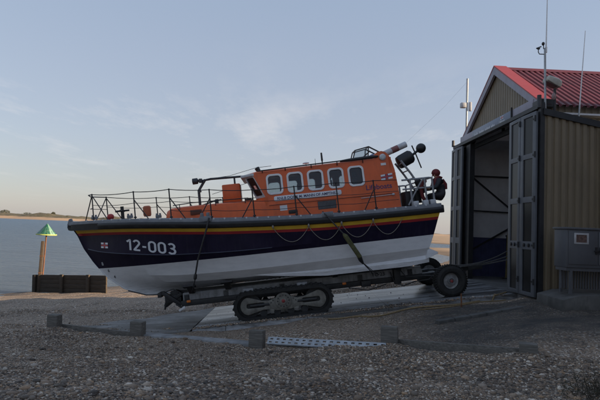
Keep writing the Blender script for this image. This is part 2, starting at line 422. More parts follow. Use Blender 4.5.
# loose pebbles over the near bank: nobody could count them
def pebbles(n, y0, y1, r0, r1, name):
    t = (1 + 5**.5)/2
    iv = np.array([(-1,t,0),(1,t,0),(-1,-t,0),(1,-t,0),(0,-1,t),(0,1,t),(0,-1,-t),(0,1,-t),(t,0,-1),(t,0,1),(-t,0,-1),(-t,0,1)], float); iv /= np.linalg.norm(iv[0])
    fv = np.array([(0,11,5),(0,5,1),(0,1,7),(0,7,10),(0,10,11),(1,5,9),(5,11,4),(11,10,2),(10,7,6),(7,1,8),(3,9,4),(3,4,2),(3,2,6),(3,6,8),(3,8,9),(4,9,5),(2,4,11),(6,2,10),(8,6,7),(9,8,1)])
    yy = y0*(y1/y0)**rng.random(n); xx = (rng.random(n)*2 - 1)*(yy*.70 + .5)
    ypp = np.interp(xx, px, py)
    ok = (yy < ypp - .12) & ~((xx > 20)); ok &= rng.random(n) > sm((xx - 2.6)/1.6)*sm((yy - 7.4)/2)*.90
    xx, yy = xx[ok], yy[ok]; n = len(xx)
    zs = terr(xx, yy)
    m1 = 4200; xe = rng.uniform(-2.9, 6, m1); ye = 13.80 + np.abs(rng.normal(0, .16, m1)) - .05; ze = lane(xe) + .03
    m2 = 1800; xa = rng.uniform(-7.0, -2.9, m2); ya = np.interp(xa, px, py) + .28 + rng.exponential(.45, m2); za = lane(xa) + .035 + np.maximum(0, 13.1 - ya)*.03 + .012*np.sin(xa*3 + ya*2)
    m3 = 130; xb = rng.uniform(-2.8, 5.5, m3); yb = rng.uniform(13.9, 17.4, m3); zb_ = lane(xb) + .03
    xx = np.concatenate([xx, xe, xa, xb]); yy = np.concatenate([yy, ye, ya, yb]); zs = np.concatenate([zs, ze, za, zb_]); n = len(xx)
    rr = r0 + (r1 - r0)*rng.random(n)**2.2
    rr *= .76 + .32*np.sin(xx*.9 + 1.3*np.sin(yy*.7))*np.sin(yy*.85 + .5*xx)     # coarser and finer drifts
    rr = np.where(rng.random(n) < .006, rr*0 + rng.uniform(.03, .055, n), rr)
    sc = np.stack([rr*(.8+.6*rng.random(n)), rr*(.7+.4*rng.random(n)), rr*(.4+.3*rng.random(n))], -1)
    P = iv[None]*sc[:,None,:]*(1 + .18*(rng.random((n,12,1)) - .5))
    a = rng.random(n)*2*PI; ca, sa = np.cos(a)[:,None], np.sin(a)[:,None]
    tl = (rng.random(n) - .5)*.9; ct, st = np.cos(tl)[:,None], np.sin(tl)[:,None]
    x, y, z = P[...,0], P[...,1], P[...,2]
    y, z = y*ct - z*st, y*st + z*ct
    x, y = x*ca - y*sa, x*sa + y*ca
    zz = zs + rr*.22
    P = np.stack([x + xx[:,None], y + yy[:,None], z + zz[:,None]], -1).reshape(-1, 3)
    F = (fv[None] + (np.arange(n)*12)[:,None,None]).reshape(-1, 3)
    me = bpy.data.meshes.new(name)
    me.vertices.add(len(P)); me.vertices.foreach_set('co', P.ravel())
    me.loops.add(F.size); me.loops.foreach_set('vertex_index', F.ravel())
    me.polygons.add(len(F)); me.polygons.foreach_set('loop_start', np.arange(len(F))*3)
    me.update(calc_edges=True); me.polygons.foreach_set('use_smooth', [True]*len(F))
    at = me.attributes.new('stone', 'FLOAT', 'POINT'); at.data.foreach_set('value', np.repeat(rng.random(n), 12))
    m, nt, b = nodes('pebble_stone')
    an = N(nt, 'ShaderNodeAttribute', attribute_name='stone')
    c = ramp(nt, an.outputs['Fac'], PEB)
    g = N(nt, 'ShaderNodeNewGeometry').outputs['Position']
    c = mixc(nt, ramp(nt, noise(nt, g, 60, 4), [(.4, (0,0,0)), (.7, (.45,)*3)]), c, (.12,.11,.10))
    pt = ramp(nt, noise(nt, mapped(nt, g, (.5,1.1,1)), .9, 5, .6), [(.32, (.55,.52,.50)), (.5, (.9,.88,.86)), (.7, (1.1,1.08,1.05))])
    c = mixc(nt, 1.0, c, pt, 'MULTIPLY')      # darker weedy drifts across the bank
    nt.links.new(c, b.inputs['Base Color']); b.inputs['Roughness'].default_value = .6
    me.materials.append(m)
    o = bpy.data.objects.new(name, me); COL.objects.link(o)
    return tag(o, 'loose mixed grey and tan pebbles covering the near shingle bank', 'pebbles', kind='stuff')
pebbles(190000, 3.2, 12.8, .007, .030, 'pebbles')

# sea
bm_ = MB(); bm_.add([(-6000,-500,-3),(6000,-500,-3),(6000,9000,-3),(-6000,9000,-3)], [(0,1,2,3)])
def sea_mat():
    m, nt, b = nodes('sea_water')
    g = N(nt, 'ShaderNodeNewGeometry').outputs['Position']
    c = ramp(nt, noise(nt, mapped(nt, g, (.03,.10,1)), 1, 5), [(.35, (.045,.105,.20)), (.7, (.08,.155,.27))])
    nt.links.new(c, b.inputs['Base Color']); b.inputs['Roughness'].default_value = .28; b.inputs['IOR'].default_value = 1.33
    n1 = noise(nt, mapped(nt, g, (.45,1.2,1), (0,0,.35)), 1.0, 8, .68)
    n2 = noise(nt, mapped(nt, g, (.10,.30,1), (0,0,.2)), 1.0, 5, .6)
    ad = N(nt, 'ShaderNodeMath', operation='ADD'); nt.links.new(n1, ad.inputs[0])
    ml = N(nt, 'ShaderNodeMath', operation='MULTIPLY'); nt.links.new(n2, ml.inputs[0]); ml.inputs[1].default_value = 1.6; nt.links.new(ml.outputs[0], ad.inputs[1])
    bump(nt, b, ad.outputs[0], 1.0, 2.8)
    return m
tag(bm_.build('sea', sea_mat()), kind='structure')

# far spit with dunes
def dunes():
    b = MB(); xs = np.linspace(-1600, 500, 260); rows = []
    prof = [(0,-3.2),(14,-2.2),(30,.2),(46,2.6),(62,4.5),(95,6.5),(150,5.5),(220,1),(300,-3.5)]
    for x in xs:
        k = np.interp(x, [-1600,-640,-480,-330,-150,100,500], [1.5,1.25,1.15,1.0,.75,.5,.35])
        y0 = 985 + .30*(x + 640) + 14*math.sin(x*.013) + 6*math.sin(x*.05)
        hmp = 1.12 + .34*math.sin(x*.041) + .26*math.sin(x*.097 + 1) + .22*math.sin(x*.21) + .14*math.sin(x*.47)
        rows.append([(x, y0 + d, (z if i < 3 else 1 + (z - 1)*k*hmp) if z > 0 else z) for i, (d, z) in enumerate(prof)])
    n = len(prof); vs = [p for r in rows for p in r]
    fs = [(i*n+j, (i+1)*n+j, (i+1)*n+j+1, i*n+j+1) for i in range(len(rows)-1) for j in range(n-1)]
    b.add(vs, fs)
    m, nt, pb = nodes('dune_sand_and_scrub')
    g = N(nt, 'ShaderNodeNewGeometry').outputs['Position']; sp = N(nt, 'ShaderNodeSeparateXYZ'); nt.links.new(g, sp.inputs[0])
    zz = N(nt, 'ShaderNodeMath', operation='MULTIPLY_ADD'); nt.links.new(noise(nt, mapped(nt, g, (.02,.02,.2)), 1.6, 6, .7), zz.inputs[0]); zz.inputs[1].default_value = 6; nt.links.new(sp.outputs['Z'], zz.inputs[2])
    k = N(nt, 'ShaderNodeMapRange'); nt.links.new(zz.outputs[0], k.inputs[0]); k.inputs[1].default_value = 4.8; k.inputs[2].default_value = 6.4
    veg = ramp(nt, noise(nt, g, .12, 6, .7), [(.35, (.045,.045,.028)), (.55, (.085,.075,.045)), (.7, (.19,.145,.085))])
    c = mixc(nt, k.outputs[0], (.33,.235,.16), veg)
    nt.links.new(c, pb.inputs['Base Color']); pb.inputs['Roughness'].default_value = .95
    tag(b.build('dunes', m), kind='structure')
dunes()

def leaf_mat(name, a, bcol):
    m, nt, b = nodes(name)
    g = N(nt, 'ShaderNodeNewGeometry').outputs['Position']
    c = ramp(nt, noise(nt, g, .35, 4), [(.35, a), (.7, bcol)])
    nt.links.new(c, b.inputs['Base Color']); b.inputs['Roughness'].default_value = .9; return m
LEAF = leaf_mat('far_foliage', (.03,.036,.022), (.07,.07,.04)); BARK = basic('bark', (.06,.045,.035), .9)
def crown(b, c, r, n, s):
    for _ in range(n):
        while True:
            p = Vector((random.uniform(-1,1), random.uniform(-1,1), random.uniform(-1,1)))
            if .25 < p.length < 1: break
        q = Vector((p.x*r[0], p.y*r[1], p.z*r[2])) + Vector(c)
        e = [Vector((random.uniform(-1,1), random.uniform(-1,1), random.uniform(-1,1)))*s for _ in range(3)]
        b.add([q + e[0], q + e[1], q + e[2], q - e[0]], [(0,1,2), (0,2,3)])
def tree(x, y, z0, h, rx, label, grp):
    h *= .72; rx *= .9; t = empty('dune_tree', (x, y, z0), label=label, cat='tree', group=grp)
    MB().tube([(0,0,-1),(.2,0,h*.3),(0,.1,h*.75)], [.35,.26,.08], 7).build('trunk', BARK, t)
    b = MB(); crown(b, (0,0,h*.62), (rx, rx, h*.45), 460, h*.095); b.build('crown', LEAF, t, flat=True)
for i, (pxx, dy, h, rx, lab) in enumerate([
    (-.660,1075,26,14,'tall dark tree at the left edge of the photo above the dunes'),
    (-.635,1080,22,13,'broad dark tree leaning over the far dunes, second from the left edge'),
    (-.612,1090,17,11,'lower rounded tree on the far dunes just right of the dark clump'),
    (-.565,1110,12,13,'wide low bush like tree halfway along the far dunes'),
    (-.512,1130,17,5.5,'slim solitary dark tree on the far dunes above the beacon')]):
    tree(pxx*dy, dy, 3.0, h, rx, lab, 'trees on the far dunes')

def scrub():      # low bushes and marram along the dune crest, too many to count
    b = MB()
    for _ in range(520):
        x = random.uniform(-1150, 60); yy = 985 + .30*(x + 640) + random.uniform(55, 150); k = float(np.interp(x, [-1150,-640,-330,0,60],[1.5,1.3,.9,.5,.4])); sz = random.uniform(.6,1.7)*k
        if math.sin(x*.03) + .6*math.sin(x*.083) < random.uniform(-1.2,.5): continue
        z = 1 + (5.6-1)*.98*k*(1 + .25*math.sin(x*.041))
        crown(b, (x, yy, z + sz*.2), (sz*random.uniform(1.2,2.4), sz*1.4, sz), 26, sz*.42)
    tag(b.build('dune_scrub', LEAF, flat=True), 'low dark scrub scattered along the crest of the far dunes', 'scrub', kind='stuff')
scrub()

# ------------------------------------------------------------------ slipway, apron, hardstanding
def slip_mat(name, a, b_, rough, streak=(.35,3.2,1), joints=False):
    m, nt, b = nodes(name)
    g = N(nt, 'ShaderNodeNewGeometry').outputs['Position']
    f = noise(nt, mapped(nt, g, streak), 1.6, 8, .7); f2 = noise(nt, g, 5, 8, .7)
    c = ramp(nt, f, [(.44, a), (.62, b_)])
    c = mixc(nt, ramp(nt, f2, [(.5, (0,0,0)), (.7, (.6,)*3)]), c, tuple(x*.5 for x in a))
    nt.links.new(c, b.inputs['Base Color'])
    r = N(nt, 'ShaderNodeMapRange'); nt.links.new(f, r.inputs[0]); r.inputs[3].default_value = rough + .2; r.inputs[4].default_value = rough - .1
    nt.links.new(r.outputs[0], b.inputs['Roughness'])
    if joints:
        sp = N(nt, 'ShaderNodeSeparateXYZ'); nt.links.new(g, sp.inputs[0])
        def band(sock, c0, wd, per=None):
            a_ = N(nt, 'ShaderNodeMath', operation='ADD'); nt.links.new(sp.outputs[sock], a_.inputs[0]); a_.inputs[1].default_value = -c0; o_ = a_.outputs[0]
            if per:
                q = N(nt, 'ShaderNodeMath', operation='WRAP'); nt.links.new(o_, q.inputs[0]); q.inputs[1].default_value = -per/2; q.inputs[2].default_value = per/2; o_ = q.outputs[0]
            ab = N(nt, 'ShaderNodeMath', operation='ABSOLUTE'); nt.links.new(o_, ab.inputs[0])
            r_ = N(nt, 'ShaderNodeMapRange'); nt.links.new(ab.outputs[0], r_.inputs[0]); r_.inputs[1].default_value = wd*.6; r_.inputs[2].default_value = wd; r_.inputs[3].default_value = 1; r_.inputs[4].default_value = 0; return r_.outputs[0]
        mud = ramp(nt, noise(nt, mapped(nt, g, (1.2,3,1)), 2.5, 8, .75), [(.40, (0,0,0)), (.62, (.85,)*3)])
        for c0 in (14.45, 17.05):
            mm = N(nt, 'ShaderNodeMath', operation='MULTIPLY'); nt.links.new(band('Y', c0, .34), mm.inputs[0]); nt.links.new(mud, mm.inputs[1])
            c = mixc(nt, mm.outputs[0], c, (.05,.045,.04))
        c = mixc(nt, band('X', .35, .012, 2.3), c, (.02,.02,.02)); c = mixc(nt, band('Y', 15.7, .012), c, (.02,.02,.02))
        nt.links.new(c, b.inputs['Base Color'])
    bump(nt, b, f2, .35, .01); return m
SLIPM = slip_mat('wet_slipway_concrete', (.075,.074,.073), (.50,.51,.53), .30, (.14,2.0,1), True)
APRON = slip_mat('wet_apron_concrete', (.075,.073,.070), (.17,.172,.178), .5, (.5,1.6,1))
TARMAC = slip_mat('worn_dark_tarmac', (.028,.028,.03), (.075,.074,.074), .75, (1,1,1))
SY0, SY1 = 13.78, 17.55
zt = lambda x: float(lane(x))
b = MB()
b.prism([(-2.9, zt(-2.9)+.03), (6.3, zt(6.3)+.03), (6.3, zt(6.3)-.5), (-2.9, zt(-2.9)-.5)], lambda x, y, t: (x, t, y), SY0, SY1)
tag(b.build('slipway', SLIPM, bevel=.015), kind='structure')
b = MB(); rows = []
for x in np.linspace(-7.2, -2.905, 24):
    ya = float(np.interp(x, px, py)) + .25; yb = np.interp(x, [-7.2,-5,-2.9], [14.2,15.6,17.4])
    rows.append([(x, y, float(lane(x)) + .035 + .012*math.sin(x*3+y*2) + max(0, 13.1-y)*.03) for y in np.linspace(ya, yb, 14)])
n = 14; b.add([p for r in rows for p in r], [(i*n+j,(i+1)*n+j,(i+1)*n+j+1,i*n+j+1) for i in range(len(rows)-1) for j in range(n-1)])
tag(b.build('slipway_apron', APRON), kind='structure')
b = MB()
zf = zt(6.3) + .02
b.span((6.3, 12.6, zf-.5), (20, 20.2, zf)); tag(b.build('boathouse_floor', slip_mat('boathouse_floor_concrete', (.12,.12,.12), (.22,.22,.22), .6)), kind='structure')
# timber stubs of the low bank edge, and steel grating
def stub(w, d, h):
    t = empty('timber_stub', (0,0,0))
    b = MB(); b.box((0,0,h/2-.15), (w, d, h+.3)); b.build('post', STUBW, t, bevel=.018)
    return t
base = stub(.34,.2,.40)
labs = ['grey square timber stub leftmost in the row along the shingle bank', 'grey timber stub beside the pale wet apron below the bow',
        'grey timber stub in front of the near crawler track, at the end of the grating', 'grey timber stub at the right end of the steel grating', 'dark low timber stub alone on the dark shingle in front of the boathouse']
for i, (x, y, z) in enumerate(POSTS):
    o = base if i == 0 else copy_tree(base)
    o.location = (x, y, max(z, float(terr(x, y)) - .02) - (.07 if i < 4 else .12)); o.rotation_euler = (R(random.uniform(-3,3)), R(random.uniform(-3,3)), R(-20 + random.uniform(-5,5)))
    o.scale = (1,1,1) if i < 4 else (.85,1,.72)
    tag(o, labs[i], 'timber stub', 'timber stubs along the bank edge')
b = MB(); G0 = Vector((-.58,10.9,-1.03)); G1 = Vector((1.84,9.75,-.80))
gt = empty('steel_grating', G0, (0,0,0), 'pale perforated steel grating strip between two timber stubs on the shingle', 'grating')
D = (G1 - G0); L = D.length; dx = D.normalized(); ny_ = Vector((0,0,1)).cross(dx).normalized(); nz = dx.cross(ny_); nz = (nz*.55 - ny_*.83).normalized(); ny_ = nz.cross(dx)
holes = []; nh = 17
for i in range(nh):
    cx = (i+.5)*L/nh
    for cy in (.036, -.036): holes.append([(cx-.036+ (0.02 if cy>0 else 0), cy-.016), (cx+.036+(0.02 if cy>0 else 0), cy-.016), (cx+.036+(0.02 if cy>0 else 0), cy+.016), (cx-.036+(0.02 if cy>0 else 0), cy+.016)])
b.plate([(0,-.078),(L,-.078),(L,.078),(0,.078)], holes, lambda x, y, t: dx*x + ny_*y + nz*t, 0, .03)
b.build('perforated_plank', STEEL, gt)
b = MB(); b.bar(ny_*.078 - nz*.02, dx*L + ny_*.078 - nz*.02, .02, .07, nz); b.bar(-ny_*.078 - nz*.02, dx*L - ny_*.078 - nz*.02, .02, .07, nz); b.build('edge_flange', STEEL, gt)

# retaining board along the bank
for (i, j, lab) in ((0,1,'grey weathered board edging the bank between the two leftmost timber stubs'), (1,2,''), (3,4,'dark half buried board edging the bank at the right')):
    p, q = Vector(POSTS[i]), Vector(POSTS[j])
    for v_ in (p, q): v_.z = max(v_.z, float(terr(v_.x, v_.y)) + .03)
    b = MB(); wd = .34 if i == 1 else .07
    b.bar(p - Vector((0,-.16,.11)), q - Vector((0,-.16,.11)), wd, .24)
    if i == 1: tag(b.build('concrete_lip', CONC, bevel=.03), kind='structure')
    else: tag(b.build('edging_board', STUBW, bevel=.008), lab, 'board', 'boards along the bank edge')

# ------------------------------------------------------------------ boat
BLOC = Vector((4.09, 15.93, .6)); BROT = (0, R(8.5), R(183))
BM = Matrix.Translation(BLOC) @ Matrix.Rotation(R(183), 4, 'Z') @ Matrix.Rotation(R(8.5), 4, 'Y')
boat = empty('lifeboat', BLOC, BROT, 'orange and navy lifeboat numbered 12-003 resting on a tracked carriage', 'boat')

def cub(xs, ys):
    xs = np.array(xs, float); ys = np.array(ys, float); d = np.diff(ys)/np.diff(xs); mth = np.zeros(len(xs))
    mth[0], mth[-1] = d[0], d[-1]
    for i in range(1, len(xs)-1): mth[i] = 0 if d[i-1]*d[i] <= 0 else 2*d[i-1]*d[i]/(d[i-1]+d[i])
    def f(x):
        x = min(max(x, xs[0]), xs[-1]); i = min(int(np.searchsorted(xs, x, 'right')) - 1, len(xs)-2)
        h = xs[i+1]-xs[i]; t = (x-xs[i])/h
        return (2*t**3-3*t**2+1)*ys[i] + (t**3-2*t**2+t)*h*mth[i] + (-2*t**3+3*t**2)*ys[i+1] + (t**3-t**2)*h*mth[i+1]
    return f
sheer = cub([-.4,0,2.8,6,7,8,9,10,11.2], [1.76,1.75,1.78,1.965,2.06,2.165,2.265,2.345,2.42])
beam = cub([-.4,1.5,3.5,6,7.5,8.6,9.5,10.2,10.7,11.0,11.16], [1.76,1.88,1.95,1.95,1.82,1.52,1.12,.72,.40,.19,.06])
# rows: (a0, a1, c(u) control, b(u) control)
U5 = [0,.25,.5,.7,.85,.94,1]
def row(a0, a1, cs, bs): return a0, a1, cub(U5, cs), cub(U5, bs)
ROWS = [row(.30, 8.86, [.02,.0,-.01,-.03,-.05,-.06,-.07], [.07,.07,.07,.06,.05,.04,.03]),
        row(.26, 9.63, [.14,.12,.10,.10,.11,.15,.20], [.78,.80,.72,.50,.26,.11,.02]),
        row(.24, 10.12, [.27,.25,.24,.26,.35,.46,.61], [1.40,1.45,1.36,1.02,.56,.24,.02]),
        row(.18, 10.34, [.52,.50,.48,.50,.60,.74,.90], [1.56,1.63,1.60,1.28,.76,.34,.02]),
        row(.03, 10.52, [.90,.90,.90,.92,.98,1.06,1.16], [1.63,1.74,1.75,1.46,.93,.43,.02]),
        row(-.02, 10.77, [1.04,1.04,1.05,1.13,1.30,1.44,1.60], [1.66,1.80,1.84,1.62,1.10,.53,.02])]
def srow(off, inn): # rows that follow the sheer
    a1 = 11.16 - off*.59
    a0 = -.27 + off*.36
    return a0, a1, (lambda u, a0=a0, a1=a1: sheer(a0 + (a1-a0)*u + .3*off*u) - off), (lambda u, a0=a0, a1=a1: max(.02, beam(min(11.16, a0 + (a1-a0)*u + off*.59*u)) - inn*(1 + 2.2*u*u)) if u < .999 else .02)
ROWS += [srow(.41,.06), srow(.33,.04), srow(.22,.015)]
NU = 72
US = [1 - (1-i/NU)**1.25 for i in range(NU+1)]
GRID = [[(a0 + (a1-a0)*u, bf(u), cf(u)) for u in US] for (a0, a1, cf, bf) in ROWS]
def hull_b(a, c):
    cs, bs = [], []
    for g in GRID:
        A = [p[0] for p in g]
        if a > A[-1]: continue
        cs.append(np.interp(a, A, [p[2] for p in g])); bs.append(np.interp(a, A, [p[1] for p in g]))
    return float(np.interp(c, cs, bs))
b = MB(); nr = len(GRID)
for side in (1,-1):
    vs = [(p[0], side*p[1], p[2]) for g in GRID for p in g]; w_ = NU+1
    for j in range(nr-1):
        o = len(b.v) if j == 0 else o
        if j == 0: b.v += vs
        mi = {nr-3: 2, nr-2: 1}.get(j, 0)
        for i in range(NU):
            b.f.append([o + j*w_+i, o + j*w_+i+1, o + (j+1)*w_+i+1, o + (j+1)*w_+i]); b.m.append(mi)
# keel plate, transom
kp = GRID[0]; o = len(b.v)
b.v += [(p[0], p[1], p[2]) for p in kp] + [(p[0], -p[1], p[2]) for p in kp]
for i in range(NU): b.f.append([o+i, o+i+1, o+NU+1+i+1, o+NU+1+i]); b.m.append(0)
tr = [g[0] for g in GRID]
b.add([(p[0], p[1], p[2]) for p in tr] + [(p[0], -p[1], p[2]) for p in reversed(tr)], [tuple(range(2*nr))])
hull = b.build('hull', [HULL, YELLOW, REDSTR], boat, sharp=18)
# raised stem bar, knuckle rail
b = MB(); b.tube([(11.045,0,2.2),(10.93,0,2.0),(10.78,0,1.6),(10.53,0,1.16),(10.35,0,.9),(10.13,0,.61),(9.64,0,.19),(8.9,0,-.08),(8.0,0,-.10)], .028, 8); b.build('stem_band', HULL, hull)
for s in (1,-1):
    b = MB(); pts = [(a, s*(hull_b(a, c)+.004), c) for a, c in [(ROWS[5][0] + (ROWS[5][1]-ROWS[5][0])*u, ROWS[5][2](u)) for u in np.linspace(.45,.985,30)]]
    b.tube(pts, .016, 6); b.build('spray_rail', basic('navy_rail', (.03,.033,.062), .35), hull)
# bilge keels
for s in (1,-1):
    b = MB(); rr_ = []
    for a in np.linspace(.2, 5.55, 20):
        k = min(1, (5.55-a)/2.2)**.8
        top = .30; bot = .30 - .27*k + (.1*max(0, .8-a)); y = s*(1.42 - .04*a*.2)
        th = .015 + .07*k
        rr_.append([(a, y, top), (a, y + s*th*.6, (top+bot)/2), (a, y + s*.01, bot), (a, y - s*th - s*.05, bot), (a, y - s*.22, top+.02)])
    b.loft(rr_); b.build('bilge_keel', HULL, boat)
b = MB(); b.prism([(.22,.53),(-.07,.37),(-.07,.32),(.30,.20)], lambda x, y, t: (x, t, y), -1.53, 1.53); b.build('stern_step', HULL, boat, bevel=.008)
b = MB(); b.cyl((.6,.55,.12),(.2,.55,.05),.03,n=10); b.lathe((.2,.55,.05),(1,0,0),[(.03,-.06),(.06,-.03),(.06,.05),(.03,.07)],16)
for k in range(4):
    t = k*PI/2+.3; b.box((.2,.55+.14*math.cos(t),.05+.14*math.sin(t)), (.03,.2,.12), Matrix.Rotation(t,3,'X')@Matrix.Rotation(.5,3,'Y'))
b.build('propeller', DGREY, boat)
# fender belt
def side_curve(n=60, a0=-.27, a1=11.16, inn=0, dz=0):
    out = []
    for i in range(n+1):
        u = 1-(1-i/n)**1.3; a = a0 + (a1-a0)*u; out.append((a, max(beam(a)-inn, 0), sheer(a)+dz))
    return out
port = side_curve(); loop = port + [(p[0], -p[1], p[2]) for p in reversed(port)]
b = MB(); rings = []
for i, p in enumerate(loop):
    q0 = Vector(loop[max(i-1,0)]); q1 = Vector(loop[min(i+1,len(loop)-1)]); t = (q1-q0); t.z = 0; t.normalize(); nn = Vector((-t.y, t.x, 0)) * -1
    if i <= 60 and nn.y < 0 and i < 50: nn = -nn
    if i > 72 and nn.y > 0: nn = -nn
    if 50 <= i <= 72: nn = Vector((max(.2,abs(nn.x)), nn.y, 0)).normalized() if nn.x < 0 else nn
    p = Vector(p)
    prof = [(-.03,-.23),(.055,-.20),(.085,-.12),(.085,-.085),(.05,-.045),(-.05,-.04)]
    rings.append([p + nn*x + Vector((0,0,z)) for x, z in prof])
b.loft(rings); b.build('rubber_belting', RUBBER, boat, sharp=50)
b = MB(); q = sheer(-.27); b.span((-.33,-1.8,q-.23),(-.25,1.8,q+.0)); b.build('stern_belting', RUBBER, boat, bevel=.03)
b = MB(); b.prism([(11.06,2.40),(11.24,2.36),(11.17,2.56),(11.10,2.58)], lambda x, y, t: (x, t, y), -.06, .06); b.build('stem_head', GREYP, boat, bevel=.01)
# deck (cambered) and toe rail
b = MB(); n = 8; sc = side_curve(inn=.05); rows = []
for a, w_, c in sc: rows.append([(a, w_*math.cos(PI*k/n), c + .015 + .10*(w_/1.9)*math.sin(PI*k/n)) for k in range(n+1)])
b.add([p for r in rows for p in r], [(i*(n+1)+k,(i+1)*(n+1)+k,(i+1)*(n+1)+k+1,i*(n+1)+k+1) for i in range(len(rows)-1) for k in range(n)])
deck = b.build('deck', GREYP, boat)
for s in (1,-1):
    b = MB(); b.loft([[(a, s*(max(w_,.02)+x), c+z) for x, z in ((-.03,-.055),(.075,-.055),(.07,.01),(.05,.05),(-.02,.06))] for a, w_, c in side_curve(inn=.07)]); 
    b.build('toe_rail', GREYP, boat)
stud = None
for i in range(34):
    a = .2 + i*.31
    if a > 10.6: break
    for s in (1,-1):
        if stud is None: b = MB(); b.box((0,0,0), (.05,.05,.05)); stud = o = b.build('deck_stud', LGREY, boat, bevel=.006)
        else: o = stud.copy(); COL.objects.link(o)
        o.location = (a, s*(beam(a)-.03), sheer(a)+.045)

# trunk cabin (orange casing forward of the wheelhouse)
def rrect(x0, y0, x1, y1, r, n=6):
    out = []
    for cx, cy, a in ((x1-r,y0+r,-90),(x1-r,y1-r,0),(x0+r,y1-r,90),(x0+r,y0+r,180)):
        for k in range(n+1): t = R(a + 90*k/n); out.append((cx + r*math.cos(t), cy + r*math.sin(t)))
    return out
b = MB(); rings = []
for a, w_, top in ((4.6,1.22,2.50),(5.5,1.20,2.51),(6.6,1.13,2.53),(7.4,1.02,2.54),(7.78,.92,2.53),(7.93,.84,2.46),(7.98,.78,2.30)):
    bz = sheer(a) - .02
    rings.append([(a,-w_-.04,bz),(a,-w_,top-.14),(a,-w_+.05,top-.05),(a,-w_+.16,top),(a,0,top+.03),(a,w_-.16,top),(a,w_-.05,top-.05),(a,w_,top-.14),(a,w_+.04,bz)])
b.loft(rings); trunk = b.build('trunk_cabin', ORANGE, boat, sharp=40)
b = MB(); b.box((7.0,1.10,2.32),(.34,.03,.15)); b.build('side_vent', basic('dark_red_recess',(.12,.03,.015),.6), trunk, bevel=.005)
for s in (1,-1):
    b = MB(); b.tube([(7.7, s*.92, 2.60),(7.1, s*1.04, 2.62),(5.4, s*1.2, 2.58)], .016, 6)
    for a in (7.5,6.4,5.5): b.cyl((a, s*np.interp(a,[5.4,7.1,7.7],[1.18,1.03,.92]), 2.44),(a, s*np.interp(a,[5.4,7.1,7.7],[1.2,1.04,.92]), 2.6),.012,n=6)
    b.build('grab_rail', BLACK, trunk)

# wheelhouse
FX = .30
WF0, WF1, WA = 4.88, 5.22, .80          # windscreen foot, windscreen head, aft face
def wy(c): return 1.27 - .16*(c - 1.85)/1.5   # tumblehome half width
roofc = lambda a: 3.335 + (3.395-3.335)*(5.2-a)/3.9
outer = [(WF0, 1.86)] + [(WF0, 2.55), (WF1-.02, 3.26), (WF1-.10, 3.325), (4.0, 3.345), (2.5, 3.37), (1.40,3.39), (1.38,3.54), (1.30,3.60), (1.18,3.62), (1.06,3.58), (.97,3.48), (.90,3.30), (.84,3.0), (.81,2.5), (.80,1.80)]
WIN = []
for i in range(5):
    a0 = 4.815 - i*.627
    WIN.append((a0-.50, 2.60, a0, 3.235))
def wmap(s): return lambda x, y, t: (x, s*(wy(y) + t), y)
for s in (1,-1):
    b = MB(); hs = [rrect(x0+.035, y0+.035, x1-.035, y1-.035, .10) for x0, y0, x1, y1 in WIN]
    b.plate(outer, hs, wmap(s), -.05, 0); wall = b.build('cabin_side', ORANGE, boat, sharp=30)
    for x0, y0, x1, y1 in WIN:
        b = MB(); b.plate(rrect(x0, y0, x1, y1, .13), [rrect(x0+.06, y0+.06, x1-.06, y1-.06, .09)], wmap(s), -.002, .022); wf = b.build('window', WHITE, boat, bevel=.006)
        b = MB(); b.prism(rrect(x0+.05, y0+.05, x1-.05, y1-.05, .10), wmap(s), -.03, -.022); b.build('pane', GLASS, wf)
    b = MB(); b.tube([(5.05, s*1.17, 3.36),(4.2, s*1.17, 3.385),(2.3, s*1.16, 3.43),(1.45, s*1.16, 3.45)], .02, 8)
    for a in (4.9,4.2,3.4,2.6,1.8): b.cyl((a, s*1.14, 3.30),(a, s*1.165, np.interp(a,[1.45,5.05],[3.45,3.365])),.015,n=6)
    b.build('roof_rail', BLACK, wall)
    b = MB(); b.tube([(2.5, s*1.12, 3.42),(2.2, s*1.13, 3.43),(1.5, s*1.13, 3.455),(1.3, s*1.12, 3.46)], [.03,.05,.055,.03], 10); b.build('rolled_cover', BLACK, wall)
    # fittings on the side
    b = MB(); b.lathe((1.17, s*wy(3.42), 3.42),(0,s,0),[(.10,0),(.10,.05),(.06,.08),(.0,.085)],18); b.build('lamp', LGREY, wall)
    b = MB(); b.box((1.17, s*(wy(3.2)+.006), 3.20),(.16,.02,.075)); b.build('label_plate', WHITE, wall)
    b = MB(); b.box((4.37, s*(wy(2.18)+.006), 2.17),(.22,.015,.16)); b.build('notice_plate', SIGNW, wall)
    b = MB(); b.box((4.10, s*(wy(2.1)+.02), 2.03),(.27,.05,.11)); b.build('step_recess', BLACK, wall, bevel=.01)
    b = MB(); b.box((3.05, s*(wy(2.15)+.008), 2.13),(.56,.02,.25))
    g_ = b.build('vent_grille', DGREY, boat); b = MB()
    for k in range(13): b.box((2.80+k*.0417, s*(wy(2.15)+.022), 2.13),(.014,.012,.22))
    b.build('louvre', GREYP, g_)
    b = MB(); b.tube([(2.0, s*(wy(2.2)+.03), 2.215),(1.05, s*(wy(2.2)+.03), 2.235)], .012, 6); b.ell((1.0, s*(wy(2.2)+.03), 2.235),(.05,.03,.035),8); b.build('boathook', LGREY, wall)
    b = MB(); b.tube([(4.8, s*(wy(2.28)+.035), 2.285),(1.0, s*(wy(2.28)+.035), 2.27)], .008, 6); b.build('side_handrail', BLACK, wall)
